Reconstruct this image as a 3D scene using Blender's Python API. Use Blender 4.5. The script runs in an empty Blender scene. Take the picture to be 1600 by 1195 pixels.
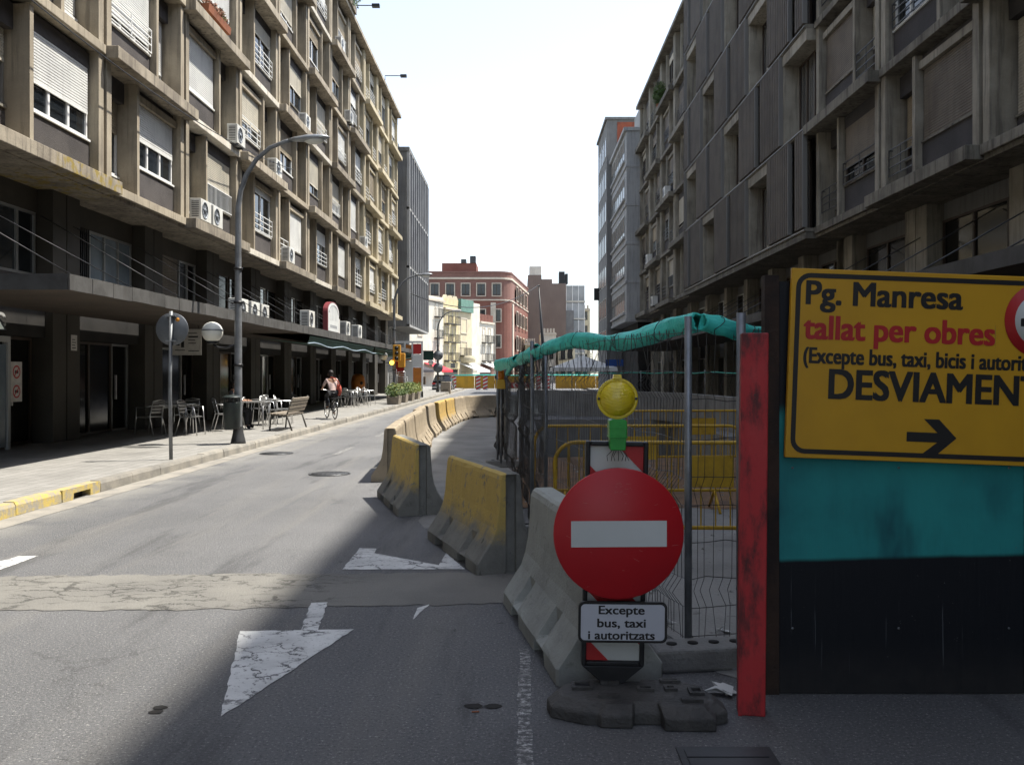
import bpy, bmesh, math, random
from mathutils import Vector, Matrix
R = math.radians
rnd = random.Random(11)
sc = bpy.context.scene
C = sc.collection

# ---------------------------------------------------------------- camera
EYE, FPX = 1.6, 1390.0
cd = bpy.data.cameras.new('camera')
cam = bpy.data.objects.new('camera', cd); C.objects.link(cam)
cam.location = (0, 0, EYE); cam.rotation_euler = (R(90), 0, 0)
cd.sensor_width = 36; cd.lens = FPX / 1600 * 36
cd.shift_x = -14 / 1600; cd.shift_y = -14 / 1600
cd.clip_end = 3000; cd.clip_start = 0.05
sc.camera = cam

# ---------------------------------------------------------------- sky, sun, exposure
SUN = Vector((0.485, 0.16, 1.0)).normalized()
EL = math.asin(SUN.z); AZ = math.atan2(SUN.x, SUN.y)
w = bpy.data.worlds.new('World'); sc.world = w; w.use_nodes = True
nt = w.node_tree; nt.nodes.clear()
sky = nt.nodes.new('ShaderNodeTexSky'); sky.sky_type = 'NISHITA'; sky.sun_disc = False
sky.sun_elevation = EL; sky.sun_rotation = AZ
sky.air_density = 1.0; sky.dust_density = 1.0; sky.ozone_density = 1.0
bg = nt.nodes.new('ShaderNodeBackground'); bg.inputs['Strength'].default_value = 0.128
wo = nt.nodes.new('ShaderNodeOutputWorld')
hs = nt.nodes.new('ShaderNodeHueSaturation'); hs.inputs['Saturation'].default_value = 0.6   # hazy, washed-out sky
nt.links.new(sky.outputs[0], hs.inputs['Color']); nt.links.new(hs.outputs[0], bg.inputs[0]); nt.links.new(bg.outputs[0], wo.inputs[0])
sd = bpy.data.lights.new('sun', 'SUN'); sd.energy = 3.9; sd.angle = R(0.9); sd.color = (1.0, 0.95, 0.86)
so = bpy.data.objects.new('sun', sd); C.objects.link(so)
so.rotation_euler = SUN.to_track_quat('Z', 'Y').to_euler(); so.location = (30, 20, 60)
sc.view_settings.view_transform = 'Standard'; sc.view_settings.look = 'None'
sc.view_settings.exposure = 1.3; sc.view_settings.gamma = 1.0
sc.view_settings.use_curve_mapping = False
sc.render.engine = 'CYCLES'
sc.cycles.max_bounces = 4; sc.cycles.diffuse_bounces = 2; sc.cycles.glossy_bounces = 2
sc.cycles.transmission_bounces = 3; sc.cycles.use_denoising = True
sc.cycles.sample_clamp_indirect = 4.0; sc.cycles.use_adaptive_sampling = True; sc.cycles.adaptive_threshold = 0.02

# ---------------------------------------------------------------- helpers
def at(px, py, Y):
    return Vector(((px - 814) / FPX * Y, Y, EYE + (583 - py) / FPX * Y))

class MB:
    def __init__(s): s.v = []; s.f = []; s.m = []; s.sm = []
    def add(s, vs, fs, mi=0, smooth=False):
        o = len(s.v); s.v += [tuple(x) for x in vs]
        for f in fs: s.f.append(tuple(i + o for i in f)); s.m.append(mi); s.sm.append(smooth)
        return s
    def box(s, x0, x1, y0, y1, z0, z1, mi=0):
        if x0 > x1: x0, x1 = x1, x0
        if y0 > y1: y0, y1 = y1, y0
        v = [(x0,y0,z0),(x1,y0,z0),(x1,y1,z0),(x0,y1,z0),(x0,y0,z1),(x1,y0,z1),(x1,y1,z1),(x0,y1,z1)]
        return s.add(v, [(3,2,1,0),(4,5,6,7),(0,1,5,4),(1,2,6,5),(2,3,7,6),(3,0,4,7)], mi)
    def prism(s, poly, axis, a0, a1, mi=0):
        n = len(poly)
        def P(p, a):
            return (a, p[0], p[1]) if axis == 'x' else (p[0], a, p[1]) if axis == 'y' else (p[0], p[1], a)
        v = [P(p, a0) for p in poly] + [P(p, a1) for p in poly]
        fs = [tuple(range(n)), tuple(range(2*n-1, n-1, -1))] + [(i, (i+1) % n, n + (i+1) % n, n + i) for i in range(n)]
        return s.add(v, fs, mi)
    def tube(s, pts, r, n=8, mi=0, closed=False, cap=True, smooth=True, sq=None):
        pts = [Vector(p) for p in pts]; m = len(pts)
        rs = r if isinstance(r, (list, tuple)) else [r] * m
        ring = []; prev = None
        for i, p in enumerate(pts):
            a = pts[i-1] if (i > 0 or closed) else p
            b = pts[(i+1) % m] if (i < m-1 or closed) else p
            t = (b - a)
            t = t.normalized() if t.length > 1e-9 else Vector((0,0,1))
            if prev is None:
                up = Vector((0,0,1)) if abs(t.z) < .9 else Vector((1,0,0))
                nx = t.cross(up).normalized()
            else:
                nx = (prev - t * prev.dot(t))
                nx = nx.normalized() if nx.length > 1e-6 else t.orthogonal().normalized()
            prev = nx; ny = t.cross(nx)
            for k in range(n):
                an = 2*math.pi*(k+.5)/n
                ring.append(p + (nx*math.cos(an) + ny*math.sin(an)) * rs[i])
        fs = []
        for i in range(m if closed else m-1):
            j = (i+1) % m
            for k in range(n):
                k2 = (k+1) % n
                fs.append((i*n+k, i*n+k2, j*n+k2, j*n+k))
        s.add(ring, fs, mi, smooth)
        if cap and not closed:
            o = len(s.v) - len(ring)
            s.f.append(tuple(o + k for k in range(n-1, -1, -1))); s.m.append(mi); s.sm.append(False)
            s.f.append(tuple(o + (m-1)*n + k for k in range(n))); s.m.append(mi); s.sm.append(False)
        return s
    def lathe(s, prof, n=16, c=(0,0,0), axis='z', mi=0, smooth=True):
        ring = []
        for r, z in prof:
            for k in range(n):
                a = 2*math.pi*k/n; x, y = r*math.cos(a), r*math.sin(a)
                p = (x, y, z) if axis == 'z' else (x, z, y) if axis == 'y' else (z, x, y)
                ring.append((p[0]+c[0], p[1]+c[1], p[2]+c[2]))
        fs = []
        for i in range(len(prof)-1):
            for k in range(n):
                k2 = (k+1) % n
                fs.append((i*n+k, i*n+k2, (i+1)*n+k2, (i+1)*n+k))
        if prof[0][0] > 1e-6: fs.append(tuple(range(n-1, -1, -1)))
        if prof[-1][0] > 1e-6: fs.append(tuple((len(prof)-1)*n + k for k in range(n)))
        return s.add(ring, fs, mi, smooth)
    def mesh(s, name, mats):
        me = bpy.data.meshes.new(name)
        bm = bmesh.new()
        vs = [bm.verts.new(v) for v in s.v]
        for f, mi, sm in zip(s.f, s.m, s.sm):
            try: fc = bm.faces.new([vs[i] for i in f])
            except ValueError: continue
            fc.material_index = mi; fc.smooth = sm
        bmesh.ops.remove_doubles(bm, verts=[v for v in bm.verts], dist=1e-6) if any(s.sm) else None
        bmesh.ops.recalc_face_normals(bm, faces=bm.faces)
        bm.to_mesh(me); bm.free()
        for m in (mats if isinstance(mats, (list, tuple)) else [mats]): me.materials.append(m)
        return me
    def build(s, name, mats, parent=None, loc=(0,0,0), rot=(0,0,0), bevel=0):
        return put(name, s.mesh(name, mats), parent, loc, rot, bevel=bevel)

def put(name, me, parent=None, loc=(0,0,0), rot=(0,0,0), scale=None, bevel=0):
    o = bpy.data.objects.new(name, me); C.objects.link(o)
    o.location = loc; o.rotation_euler = rot
    if scale: o.scale = scale
    if parent: o.parent = parent
    if bevel:
        b = o.modifiers.new('b', 'BEVEL'); b.width = bevel; b.segments = 2; b.limit_method = 'ANGLE'
    return o
def tag(o, label, cat, group=None):
    o['label'] = label; o['category'] = cat
    if group: o['group'] = group
    return o
def thing(name, label, cat, loc=(0,0,0), rot=(0,0,0), group=None):
    o = bpy.data.objects.new(name, None); C.objects.link(o); o.empty_display_size = .2
    o.location = loc; o.rotation_euler = rot
    return tag(o, label, cat, group)
def struct(o): o['kind'] = 'structure'; return o
def stuff(o): o['kind'] = 'stuff'; return o
def copy_tree(o, parent=None):
    c = o.copy(); C.objects.link(c)
    if parent: c.parent = parent
    for ch in o.children: copy_tree(ch, c)
    return c
def text_mesh(s, height, mat, bold=.0, width=None, align='LEFT'):
    """flat lettering mesh: x right, z up, facing -y, cap height = height"""
    cu = bpy.data.curves.new('t', 'FONT'); cu.body = s; cu.size = 1.0;  cu.fill_mode = 'FRONT'
    cu.resolution_u = 4
    ob = bpy.data.objects.new('t', cu); C.objects.link(ob)
    dg = bpy.context.evaluated_depsgraph_get()
    me = bpy.data.meshes.new_from_object(ob.evaluated_get(dg))
    bpy.data.objects.remove(ob)
    k = height / .69
    xs = [v.co.x for v in me.vertices]; x0, x1 = min(xs), max(xs)
    kx = k if width is None else width / (x1 - x0)
    sh = {'LEFT': x0, 'CENTER': (x0+x1)/2, 'RIGHT': x1}[align]
    for v in me.vertices: v.co = Vector(((v.co.x - sh) * kx, 0, v.co.y * k))
    if bold > .015:                    # heavier strokes: stacked copies a hair apart
        base = [v.co.copy() for v in me.vertices]; polys = [tuple(p.vertices) for p in me.polygons]; nb = len(base); d = bold*height*.85
        V = []; Fc = []
        for i, (dx, dz) in enumerate(((-1,-.6),(1,-.6),(-1,.6),(1,.6),(0,0))):
            V += [(c.x+dx*d, -.00012*i, c.z+dz*d) for c in base]; Fc += [tuple(j+i*nb for j in p) for p in polys]
        me = bpy.data.meshes.new('lettering'); me.from_pydata(V, [], Fc)
    me.materials.clear(); me.materials.append(mat)
    return me

# ---------------------------------------------------------------- materials
class NT:
    def __init__(s, name):
        s.m = bpy.data.materials.new(name); s.m.use_nodes = True; s.t = s.m.node_tree
        s.b = s.t.nodes['Principled BSDF']; s.pos = None
    def n(s, ty, **kw):
        x = s.t.nodes.new(ty)
        for k, v in kw.items():
            if k in x.inputs: s.set(x.inputs[k], v)
            else: setattr(x, k, v)
        return x
    def set(s, sock, v):
        if hasattr(v, 'is_linked') or isinstance(v, bpy.types.NodeSocket): s.t.links.new(v, sock)
        else:
            if isinstance(v, (tuple, list)) and len(v) == 3 and sock.type == 'RGBA': v = (*v, 1)
            sock.default_value = v
    def P(s, local=False):
        if local: return s.n('ShaderNodeTexCoord').outputs['Object']
        if s.pos is None: s.pos = s.n('ShaderNodeNewGeometry').outputs['Position']
        return s.pos
    def map(s, vec, scale=(1,1,1), loc=(0,0,0), rot=(0,0,0)):
        x = s.n('ShaderNodeMapping'); s.set(x.inputs[0], vec)
        x.inputs['Location'].default_value = loc; x.inputs['Rotation'].default_value = rot; x.inputs['Scale'].default_value = scale
        return x.outputs[0]
    def noise(s, vec, scale, detail=4, rough=.55, dist=0):
        x = s.n('ShaderNodeTexNoise'); s.set(x.inputs['Vector'], vec)
        x.inputs['Scale'].default_value = scale; x.inputs['Detail'].default_value = detail
        x.inputs['Roughness'].default_value = rough; x.inputs['Distortion'].default_value = dist
        return x.outputs['Fac']
    def ramp(s, f, a, b):
        x = s.n('ShaderNodeMapRange'); s.set(x.inputs[0], f)
        x.inputs[1].default_value = a; x.inputs[2].default_value = b
        x.inputs[3].default_value = 0; x.inputs[4].default_value = 1; x.interpolation_type = 'SMOOTHSTEP'
        return x.outputs[0]
    def mix(s, f, a, b, mode='MIX'):
        x = s.n('ShaderNodeMix', data_type='RGBA', blend_type=mode)
        s.set(x.inputs[0], f); s.set(x.inputs[6], a); s.set(x.inputs[7], b)
        return x.outputs[2]
    def math(s, op, a, b=0.0):
        x = s.n('ShaderNodeMath', operation=op); s.set(x.inputs[0], a); s.set(x.inputs[1], b)
        return x.outputs[0]
    def sep(s, v):
        x = s.n('ShaderNodeSeparateXYZ'); s.set(x.inputs[0], v); return x.outputs
    def bump(s, h, strength=.3, dist=.02, nrm=None):
        x = s.n('ShaderNodeBump'); s.set(x.inputs['Height'], h)
        x.inputs['Strength'].default_value = strength; x.inputs['Distance'].default_value = dist
        if nrm: s.set(x.inputs['Normal'], nrm)
        return x.outputs[0]
    def out(s, col, rough=.7, nrm=None, metal=0, spec=.4):
        s.set(s.b.inputs['Base Color'], col); s.set(s.b.inputs['Roughness'], rough)
        s.b.inputs['Metallic'].default_value = metal; s.b.inputs['Specular IOR Level'].default_value = spec
        if nrm: s.set(s.b.inputs['Normal'], nrm)
        return s.m

def mat(name, c1, c2=None, scale=1.5, rough=.75, bump=.15, bscale=40, metal=0, spec=.35, streak=0, dirt=(.05,.045,.04), rand=.12, local=False, fine=.25, spots=0):
    t = NT(name); P = t.P(local)
    c2 = c2 or tuple(x*.78 for x in c1)
    col = t.mix(t.ramp(t.noise(P, scale, 4), .35, .68), c1, c2)
    if streak:
        st = t.noise(t.map(P, (5, 5, .35)), 1.6, 4, .62)
        col = t.mix(t.math('MULTIPLY', t.ramp(st, .46, .72), streak), col, dirt)
    if spots:
        sp = t.noise(P, 9, 3, .7)
        col = t.mix(t.math('MULTIPLY', t.ramp(sp, .62, .72), spots), col, dirt)
    fn = t.noise(P, bscale, 3, .6)
    col = t.mix(fine, col, t.mix(fn, (.35,.35,.35), (1.6,1.6,1.6)), 'MULTIPLY') if fine else col
    if rand:
        ri = t.n('ShaderNodeObjectInfo').outputs['Random']
        v = t.math('ADD', t.math('MULTIPLY', ri, 2*rand), 1-rand)
        cb = t.n('ShaderNodeCombineColor'); [t.set(cb.inputs[i], v) for i in range(3)]
        col = t.mix(1.0, col, cb.outputs[0], 'MULTIPLY')
    nr = t.bump(fn, bump, .02) if bump else None
    return t.out(col, rough, nr, metal, spec)
def plain(name, c, rough=.5, metal=0, spec=.4, emit=0):
    t = NT(name); t.out(c, rough, None, metal, spec)
    if emit:
        t.b.inputs['Emission Color'].default_value = (*c, 1); t.b.inputs['Emission Strength'].default_value = emit
    return t.m

MT = {}
def asphalt():
    t = NT('asphalt'); P = t.P()
    big = t.ramp(t.noise(P, .25, 5, .6), .35, .7)
    lane = t.noise(t.map(P, (1.3, .06, 1)), 1.1, 4, .6)          # wear bands along the lanes
    col = t.mix(big, (.155,.155,.157), (.108,.109,.112))
    col = t.mix(t.math('MULTIPLY', t.ramp(lane, .5, .72), .5), col, (.22,.21,.19))
    mid = t.noise(P, 2.2, 5, .65)
    col = t.mix(t.math('MULTIPLY', t.ramp(mid, .56, .75), .35), col, (.085,.084,.085))
    sp = t.noise(P, 62, 3, .85)
    col = t.mix(t.ramp(sp, .56, .70), col, (.42,.41,.39))
    col = t.mix(t.math('MULTIPLY', t.ramp(sp, .46, .33), .75), col, (.04,.04,.042))
    wv = t.n('ShaderNodeTexNoise', Scale=2.2, Detail=7.0, Roughness=.7); t.set(wv.inputs['Vector'], P)
    vr = t.n('ShaderNodeTexVoronoi', feature='DISTANCE_TO_EDGE'); t.set(vr.inputs['Vector'], t.mix(.45, P, wv.outputs['Color'])); vr.inputs['Scale'].default_value = .8
    crack = t.ramp(vr.outputs['Distance'], .010, .003)
    crack = t.math('MULTIPLY', crack, t.ramp(t.noise(P, .5, 3), .55, .62))
    col = t.mix(t.math('MULTIPLY', crack, .3), col, (.025,.025,.025))
    oil = t.noise(t.map(P, (1.6, .22, 1), (.3,0,0), (0,0,R(-14))), 1.4, 6, .65)
    col = t.mix(t.math('MULTIPLY', t.ramp(oil, .52, .68), .6), col, (.06,.06,.062))
    stain = t.ramp(t.noise(P, 5.5, 3, .6), .70, .74); col = t.mix(t.math('MULTIPLY', stain, .55), col, (.03,.03,.03))
    sx_ = t.sep(P)[0]
    edge = t.math('MULTIPLY', t.ramp(sx_, -4.6, -5.5), t.ramp(t.noise(P, 1.2, 4), .3, .6)); col = t.mix(t.math('MULTIPLY', edge, .6), col, (.29,.28,.25))
    nr = t.bump(t.noise(P, 70, 4, .75), 1.0, .016)
    return t.out(col, .78, nr, 0, .35)
MT['asphalt'] = asphalt()
def trench_patch():
    t = NT('trench_patch'); P = t.P()
    col = t.mix(t.ramp(t.noise(P, 1.1, 5), .35, .7), (.185,.178,.160), (.14,.135,.124))
    sp = t.noise(P, 120, 2, .7); col = t.mix(t.math('MULTIPLY', t.ramp(sp, .55, .75), .5), col, (.3,.28,.25))
    wv = t.n('ShaderNodeTexNoise', Scale=4.0, Detail=7.0, Roughness=.7); t.set(wv.inputs['Vector'], P)
    vr = t.n('ShaderNodeTexVoronoi', feature='DISTANCE_TO_EDGE')
    t.set(vr.inputs['Vector'], t.map(t.mix(.30, P, wv.outputs['Color']), (3.6, 11, 1))); vr.inputs['Scale'].default_value = 1.0
    x = t.sep(P)[0]
    zone = t.math('MULTIPLY', t.ramp(x, -.9, -1.8), t.ramp(x, -4.8, -3.4))
    cr = t.math('MULTIPLY', t.ramp(vr.outputs['Distance'], .06, .012), t.math('MULTIPLY', zone, t.ramp(t.noise(P, 2.2, 3), .40, .56)))
    col = t.mix(t.math('MULTIPLY', cr, .7), col, (.04,.038,.035))
    nr = t.bump(t.math('SUBTRACT', t.noise(P, 60, 4, .7), cr), .6, .015)
    return t.out(col, .85, nr, 0, .3)
MT['patch'] = trench_patch()
def road_paint():
    t = NT('road_paint'); P = t.P()
    col = t.mix(t.ramp(t.noise(P, 3, 5), .3, .75), (.62,.62,.6), (.42,.42,.41))
    wv = t.n('ShaderNodeTexNoise', Scale=6.0, Detail=6.0, Roughness=.7); t.set(wv.inputs['Vector'], P)
    vr = t.n('ShaderNodeTexVoronoi', feature='DISTANCE_TO_EDGE'); t.set(vr.inputs['Vector'], t.map(t.mix(.25, P, wv.outputs['Color']), (5, 9, 1))); vr.inputs['Scale'].default_value = 1
    cr = t.math('MULTIPLY', t.ramp(vr.outputs['Distance'], .06, .012), t.ramp(t.noise(P, 3.1, 3), .40, .52))
    wear = t.ramp(t.noise(P, 28, 4, .75), .57, .66)
    col = t.mix(t.math('MAXIMUM', cr, t.math('MULTIPLY', wear, .8)), col, (.07,.07,.072))
    return t.out(col, .7, t.bump(t.noise(P, 110, 3), .4, .01), 0, .35)
MT['paint'] = road_paint()
def faint_paint():
    t = NT('faded_road_paint'); P = t.P()
    w1 = t.math('MAXIMUM', t.ramp(t.noise(t.map(P, (14, 18, 1)), 1.6, 6, .8), .34, .55), t.ramp(t.noise(P, 3.3, 3), .50, .66))
    return t.out(t.mix(w1, (.5,.49,.47), (.085,.085,.085)), .8, t.bump(t.noise(P, 110, 3), .4, .01), 0, .3)
MT['faint'] = faint_paint()
def paving():
    t = NT('paving'); P = t.P()
    br = t.n('ShaderNodeTexBrick', offset=0.0); t.set(br.inputs['Vector'], P)
    br.inputs['Scale'].default_value = 1; br.inputs['Brick Width'].default_value = .2; br.inputs['Row Height'].default_value = .2
    br.inputs['Mortar Size'].default_value = .007; br.inputs['Mortar Smooth'].default_value = .3
    t.set(br.inputs['Color1'], (.275,.265,.245)); t.set(br.inputs['Color2'], (.225,.218,.20)); t.set(br.inputs['Mortar'], (.12,.115,.105))
    col = t.mix(t.math('MULTIPLY', t.ramp(t.noise(P, .8, 5), .45, .75), .5), br.outputs['Color'], (.13,.125,.115))
    col = t.mix(t.math('MULTIPLY', t.ramp(t.noise(P, 7, 4, .7), .58, .72), .5), col, (.09,.085,.08))
    return t.out(col, .8, t.bump(t.math('ADD', t.math('MULTIPLY', br.outputs['Fac'], -1.0), t.math('MULTIPLY', t.noise(P, 60, 3), .4)), .5, .01), 0, .3)
MT['paving'] = paving()
def kerb_paint():
    t = NT('kerb_yellow_paint'); P = t.P()
    f = t.ramp(t.noise(P, 7, 6, .75), .38, .62)
    return t.out(t.mix(f, (.46,.345,.09), (.27,.25,.21)), .8, t.bump(t.noise(P, 50, 3), .3, .02))
MT['kerb_yellow'] = kerb_paint()
MT['kerb'] = mat('kerb_concrete', (.27,.25,.215), (.19,.18,.16), 3, .85, .3)
MT['soil'] = mat('soil', (.20,.115,.06), (.11,.07,.045), 2.5, .95, .9, 30, spots=.5)
MT['siteground'] = mat('site_ground', (.235,.23,.215), (.175,.17,.16), 1.2, .9, .5, 45, rand=0, spots=.5)
# facades
MT['beige'] = mat('beige_concrete', (.37,.32,.24), (.27,.232,.175), 1.1, .85, .25, 30, streak=.55, dirt=(.10,.085,.065))
MT['cream'] = mat('cream_concrete', (.50,.435,.30), (.40,.345,.235), 1.1, .85, .2, 30, streak=.3, dirt=(.16,.13,.09))
MT['ledge'] = mat('ledge_concrete', (.35,.305,.235), (.22,.19,.148), 1.8, .9, .35, 25, streak=.75, dirt=(.06,.05,.04), rand=.2)
_t = NT('x'); bpy.data.materials.remove(_t.m)
def moss(m):                       # yellow lichen on the nearest ledge
    nt_ = m.node_tree; b = nt_.nodes['Principled BSDF']; src = b.inputs['Base Color'].links[0].from_socket
    t = NT.__new__(NT); t.m = m; t.t = nt_; t.b = b; t.pos = None
    P = t.P(); s = t.sep(P)
    f = t.math('MULTIPLY', t.ramp(t.noise(P, 4.5, 5, .7), .46, .60), t.math('MULTIPLY', t.ramp(s[2], 5.8, 5.74), t.math('MULTIPLY', t.ramp(s[1], 16.3, 17.0), t.ramp(s[1], 20.2, 19.0))))
    t.set(b.inputs['Base Color'], t.mix(t.math('MULTIPLY', f, .85), src, (.26,.19,.03)))
moss(MT['ledge'])
MT['ledge_white'] = mat('ledge_painted', (.62,.58,.5), (.5,.46,.38), 1.5, .85, .25, 25, streak=.35)
MT['render'] = mat('dark_render', (.078,.07,.067), (.055,.049,.048), 1.2, .9, .5, 55, streak=.2, rand=.1)
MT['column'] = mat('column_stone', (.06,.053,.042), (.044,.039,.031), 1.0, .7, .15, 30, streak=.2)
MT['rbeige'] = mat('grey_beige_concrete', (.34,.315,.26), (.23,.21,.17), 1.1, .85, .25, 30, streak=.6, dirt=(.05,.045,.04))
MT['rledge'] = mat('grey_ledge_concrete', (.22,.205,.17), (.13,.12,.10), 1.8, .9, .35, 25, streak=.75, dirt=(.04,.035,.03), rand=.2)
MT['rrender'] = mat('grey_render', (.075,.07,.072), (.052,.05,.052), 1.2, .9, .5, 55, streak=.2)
MT['rib'] = mat('ribbed_panel_brown', (.125,.108,.09), (.095,.082,.07), 1.2, .8, .2, 60, streak=.25)
MT['shut_white'] = mat('shutter_white', (.72,.72,.69), (.62,.62,.6), 1.5, .55, 0, 30, streak=.12, rand=.06)
MT['shut_ivory'] = mat('shutter_ivory', (.55,.51,.42), (.46,.43,.36), 1.5, .6, 0, 30, streak=.25, rand=.12)
MT['shut_tan'] = mat('shutter_tan', (.36,.30,.21), (.28,.235,.17), 1.5, .65, 0, 30, streak=.25, rand=.15)
MT['shut_grey'] = mat('shutter_grey_brown', (.19,.165,.135), (.14,.12,.10), 1.5, .65, 0, 30, streak=.25, rand=.15)
MT['frame_white'] = plain('frame_white', (.7,.7,.68), .45)
MT['frame_alu'] = plain('frame_aluminium', (.34,.34,.33), .4, .6)
MT['frame_brown'] = plain('frame_brown', (.05,.035,.025), .55)
MT['glass'] = plain('window_glass', (.012,.015,.018), .06, 0, .6)
MT['shopglass'] = plain('shop_glass', (.010,.010,.010), .10, 0, .30)
MT['glass_blue'] = mat('frosted_glass', (.19,.235,.27), (.13,.165,.2), 1.5, .25, 0, 20, rand=.15, fine=.1)
def curtain():
    t = NT('curtained_glass'); P = t.P()
    w = t.noise(t.map(P, (7, 7, .15)), 1.6, 3, .6)
    return t.out(t.mix(t.ramp(w, .4, .65), (.03,.034,.038), (.16,.155,.145)), .18, None, 0, .5)
MT['curtain'] = curtain()
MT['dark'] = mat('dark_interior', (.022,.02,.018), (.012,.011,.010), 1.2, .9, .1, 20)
MT['black'] = plain('black_metal', (.014,.014,.015), .45)
MT['darkgrey'] = mat('dark_grey_metal', (.07,.072,.075), (.05,.05,.052), 4, .5, .05, 40, metal=.4, rand=0)
MT['galv'] = mat('galvanised_steel', (.27,.285,.30), (.19,.2,.21), 6, .45, .05, 40, metal=.6, rand=.08)
MT['postgrey'] = mat('post_grey_paint', (.20,.21,.22), (.14,.145,.15), 4, .5, .05, 40, metal=.3)
MT['alu'] = mat('brushed_aluminium', (.62,.62,.61), (.5,.5,.5), 5, .3, 0, 40, metal=.85, fine=.1)
MT['ac'] = mat('ac_white', (.66,.66,.62), (.55,.54,.5), 2, .5, 0, 40, streak=.2, rand=.08)
MT['lampglobe'] = plain('lamp_globe', (.66,.66,.6), .3)
MT['lightgrey'] = mat('smooth_grey_wall', (.37,.375,.375), (.31,.315,.315), .7, .85, .1, 30, streak=.3, rand=.04)
MT['midgrey'] = mat('mid_grey_wall', (.19,.19,.185), (.145,.145,.142), .7, .85, .1, 30, streak=.3, rand=.05)
MT['wood'] = mat('slat_wood', (.14,.105,.075), (.10,.075,.055), 5, .7, .2, 50)
MT['leaf'] = mat('leaves', (.085,.14,.03), (.045,.085,.018), 6, .6, 0, 40, rand=.3)
MT['leaf_yellow'] = mat('leaves_yellow', (.22,.23,.05), (.12,.15,.03), 6, .6, 0, 40, rand=.3)
MT['leaf_dry'] = mat('leaves_dry', (.20,.075,.035), (.12,.06,.03), 6, .7, 0, 40, rand=.3)
MT['planter'] = mat('planter_concrete', (.27,.23,.18), (.2,.175,.14), 4, .9, .4)
MT['terracotta'] = mat('terracotta', (.30,.11,.055), (.22,.085,.045), 4, .85, .1)
# ---------------------------------------------------------------- ground, pavement, markings
def gp(px, py, z=0.0):
    Y = (EYE - z) * FPX / (py - 583); return ((px - 814) / FPX * Y, Y)
PX0, PX1, PY0, PY1 = .45, 5.2, 17.0, 31.0            # pit opening in the roadway
g = MB()
xs = [-500, -60, -16, PX0, PX1, 60, 500]; ys = [-80, 0, PY0, PY1, 120, 1200]
for i in range(len(xs)-1):
    for j in range(len(ys)-1):
        if xs[i] == PX0 and ys[j] == PY0: continue
        g.add([(xs[i],ys[j],0),(xs[i+1],ys[j],0),(xs[i+1],ys[j+1],0),(xs[i],ys[j+1],0)], [(0,1,2,3)])
struct(g.build('road', MT['asphalt']))
g = MB()
for a, b in (((PX0,PY0),(PX0,PY1)), ((PX0,PY1),(PX1,PY1)), ((PX1,PY1),(PX1,PY0)), ((PX1,PY0),(PX0,PY0))):
    g.add([(*a,-3.5),(*b,-3.5),(*b,0),(*a,0)], [(0,1,2,3)])
g.add([(PX0,PY0,-3.5),(PX1,PY0,-3.5),(PX1,PY1,-3.5),(PX0,PY1,-3.5)], [(0,1,2,3)])
struct(g.build('excavation_pit', MT['siteground']))
def sheet(name, poly, z, m, jit=0, step=.25):
    pts = []
    for i, p in enumerate(poly):
        q = poly[(i+1) % len(poly)]
        L = math.hypot(q[0]-p[0], q[1]-p[1]); n = max(1, int(L/step)) if jit else 1
        for k in range(n):
            f = k / n
            j = jit if k else 0
            pts.append((p[0]+(q[0]-p[0])*f + rnd.uniform(-j,j), p[1]+(q[1]-p[1])*f + rnd.uniform(-j,j), z))
    me = bpy.data.meshes.new(name); bm = bmesh.new()
    f = bm.faces.new([bm.verts.new(p) for p in pts])
    if f.normal.z < 0: bmesh.ops.reverse_faces(bm, faces=[f])
    bm.normal_update()
    if f.is_valid and f.normal.z < 0: bmesh.ops.reverse_faces(bm, faces=[f])
    bmesh.ops.triangulate(bm, faces=bm.faces)
    bm.to_mesh(me); bm.free(); me.materials.append(m)
    return struct(put(name, me))
sheet('site_ground', [(.05,10.9),(.25,8.7),(1.05,4.75),(1.3,4.5),(7,4.6),(7.4,11)], .004, MT['siteground'], .03)
sheet('works_lane', [(-1.0,9.2),(.0,9.0),(.0,34),(-2.0,33.2),(-2.2,24),(-1.9,14.5)], .0035, MT['siteground'], .04)
sheet('soil', [(-.05,10.6),(6.0,10.4),(6.0,16.9),(-.15,16.9)], .008, MT['soil'], .12)
sheet('trench_patch', [(-5.64,6.0),(-2.4,6.02),(.3,6.2),(.3,7.14),(-2.6,7.08),(-5.64,6.93)], .004, MT['patch'], .035, .08)
for nm, poly in (('road_arrow', [(375,986),(470,984.5),(486,942),(512,941),(497,984),(553,983),(345,1120)]),
                 ('road_arrow', [(562,856),(588,857),(585,864),(686,883),(697,864),(727,889),(535,889.5)]),
                 ('road_marking', [(645,968),(652,950),(671,944)]),
                 ('lane_dash', [(-40,905),(-40,888),(28,869),(60,868)])):
    sheet(nm, [gp(*p) for p in poly], .0045, MT['paint'], .006, .05)
sheet('lane_line', [(-.02,3.2),(.045,3.2),(.05,5.15),(-.012,5.15)], .0045, MT['faint'], .01, .08)
for y0 in (17.5, 22.5, 28):
    sheet('lane_dash', [(-3.72,y0),(-3.6,y0),(-3.6,y0+1.8),(-3.72,y0+1.8)], .0045, MT['faint'], .01, .15)

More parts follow.
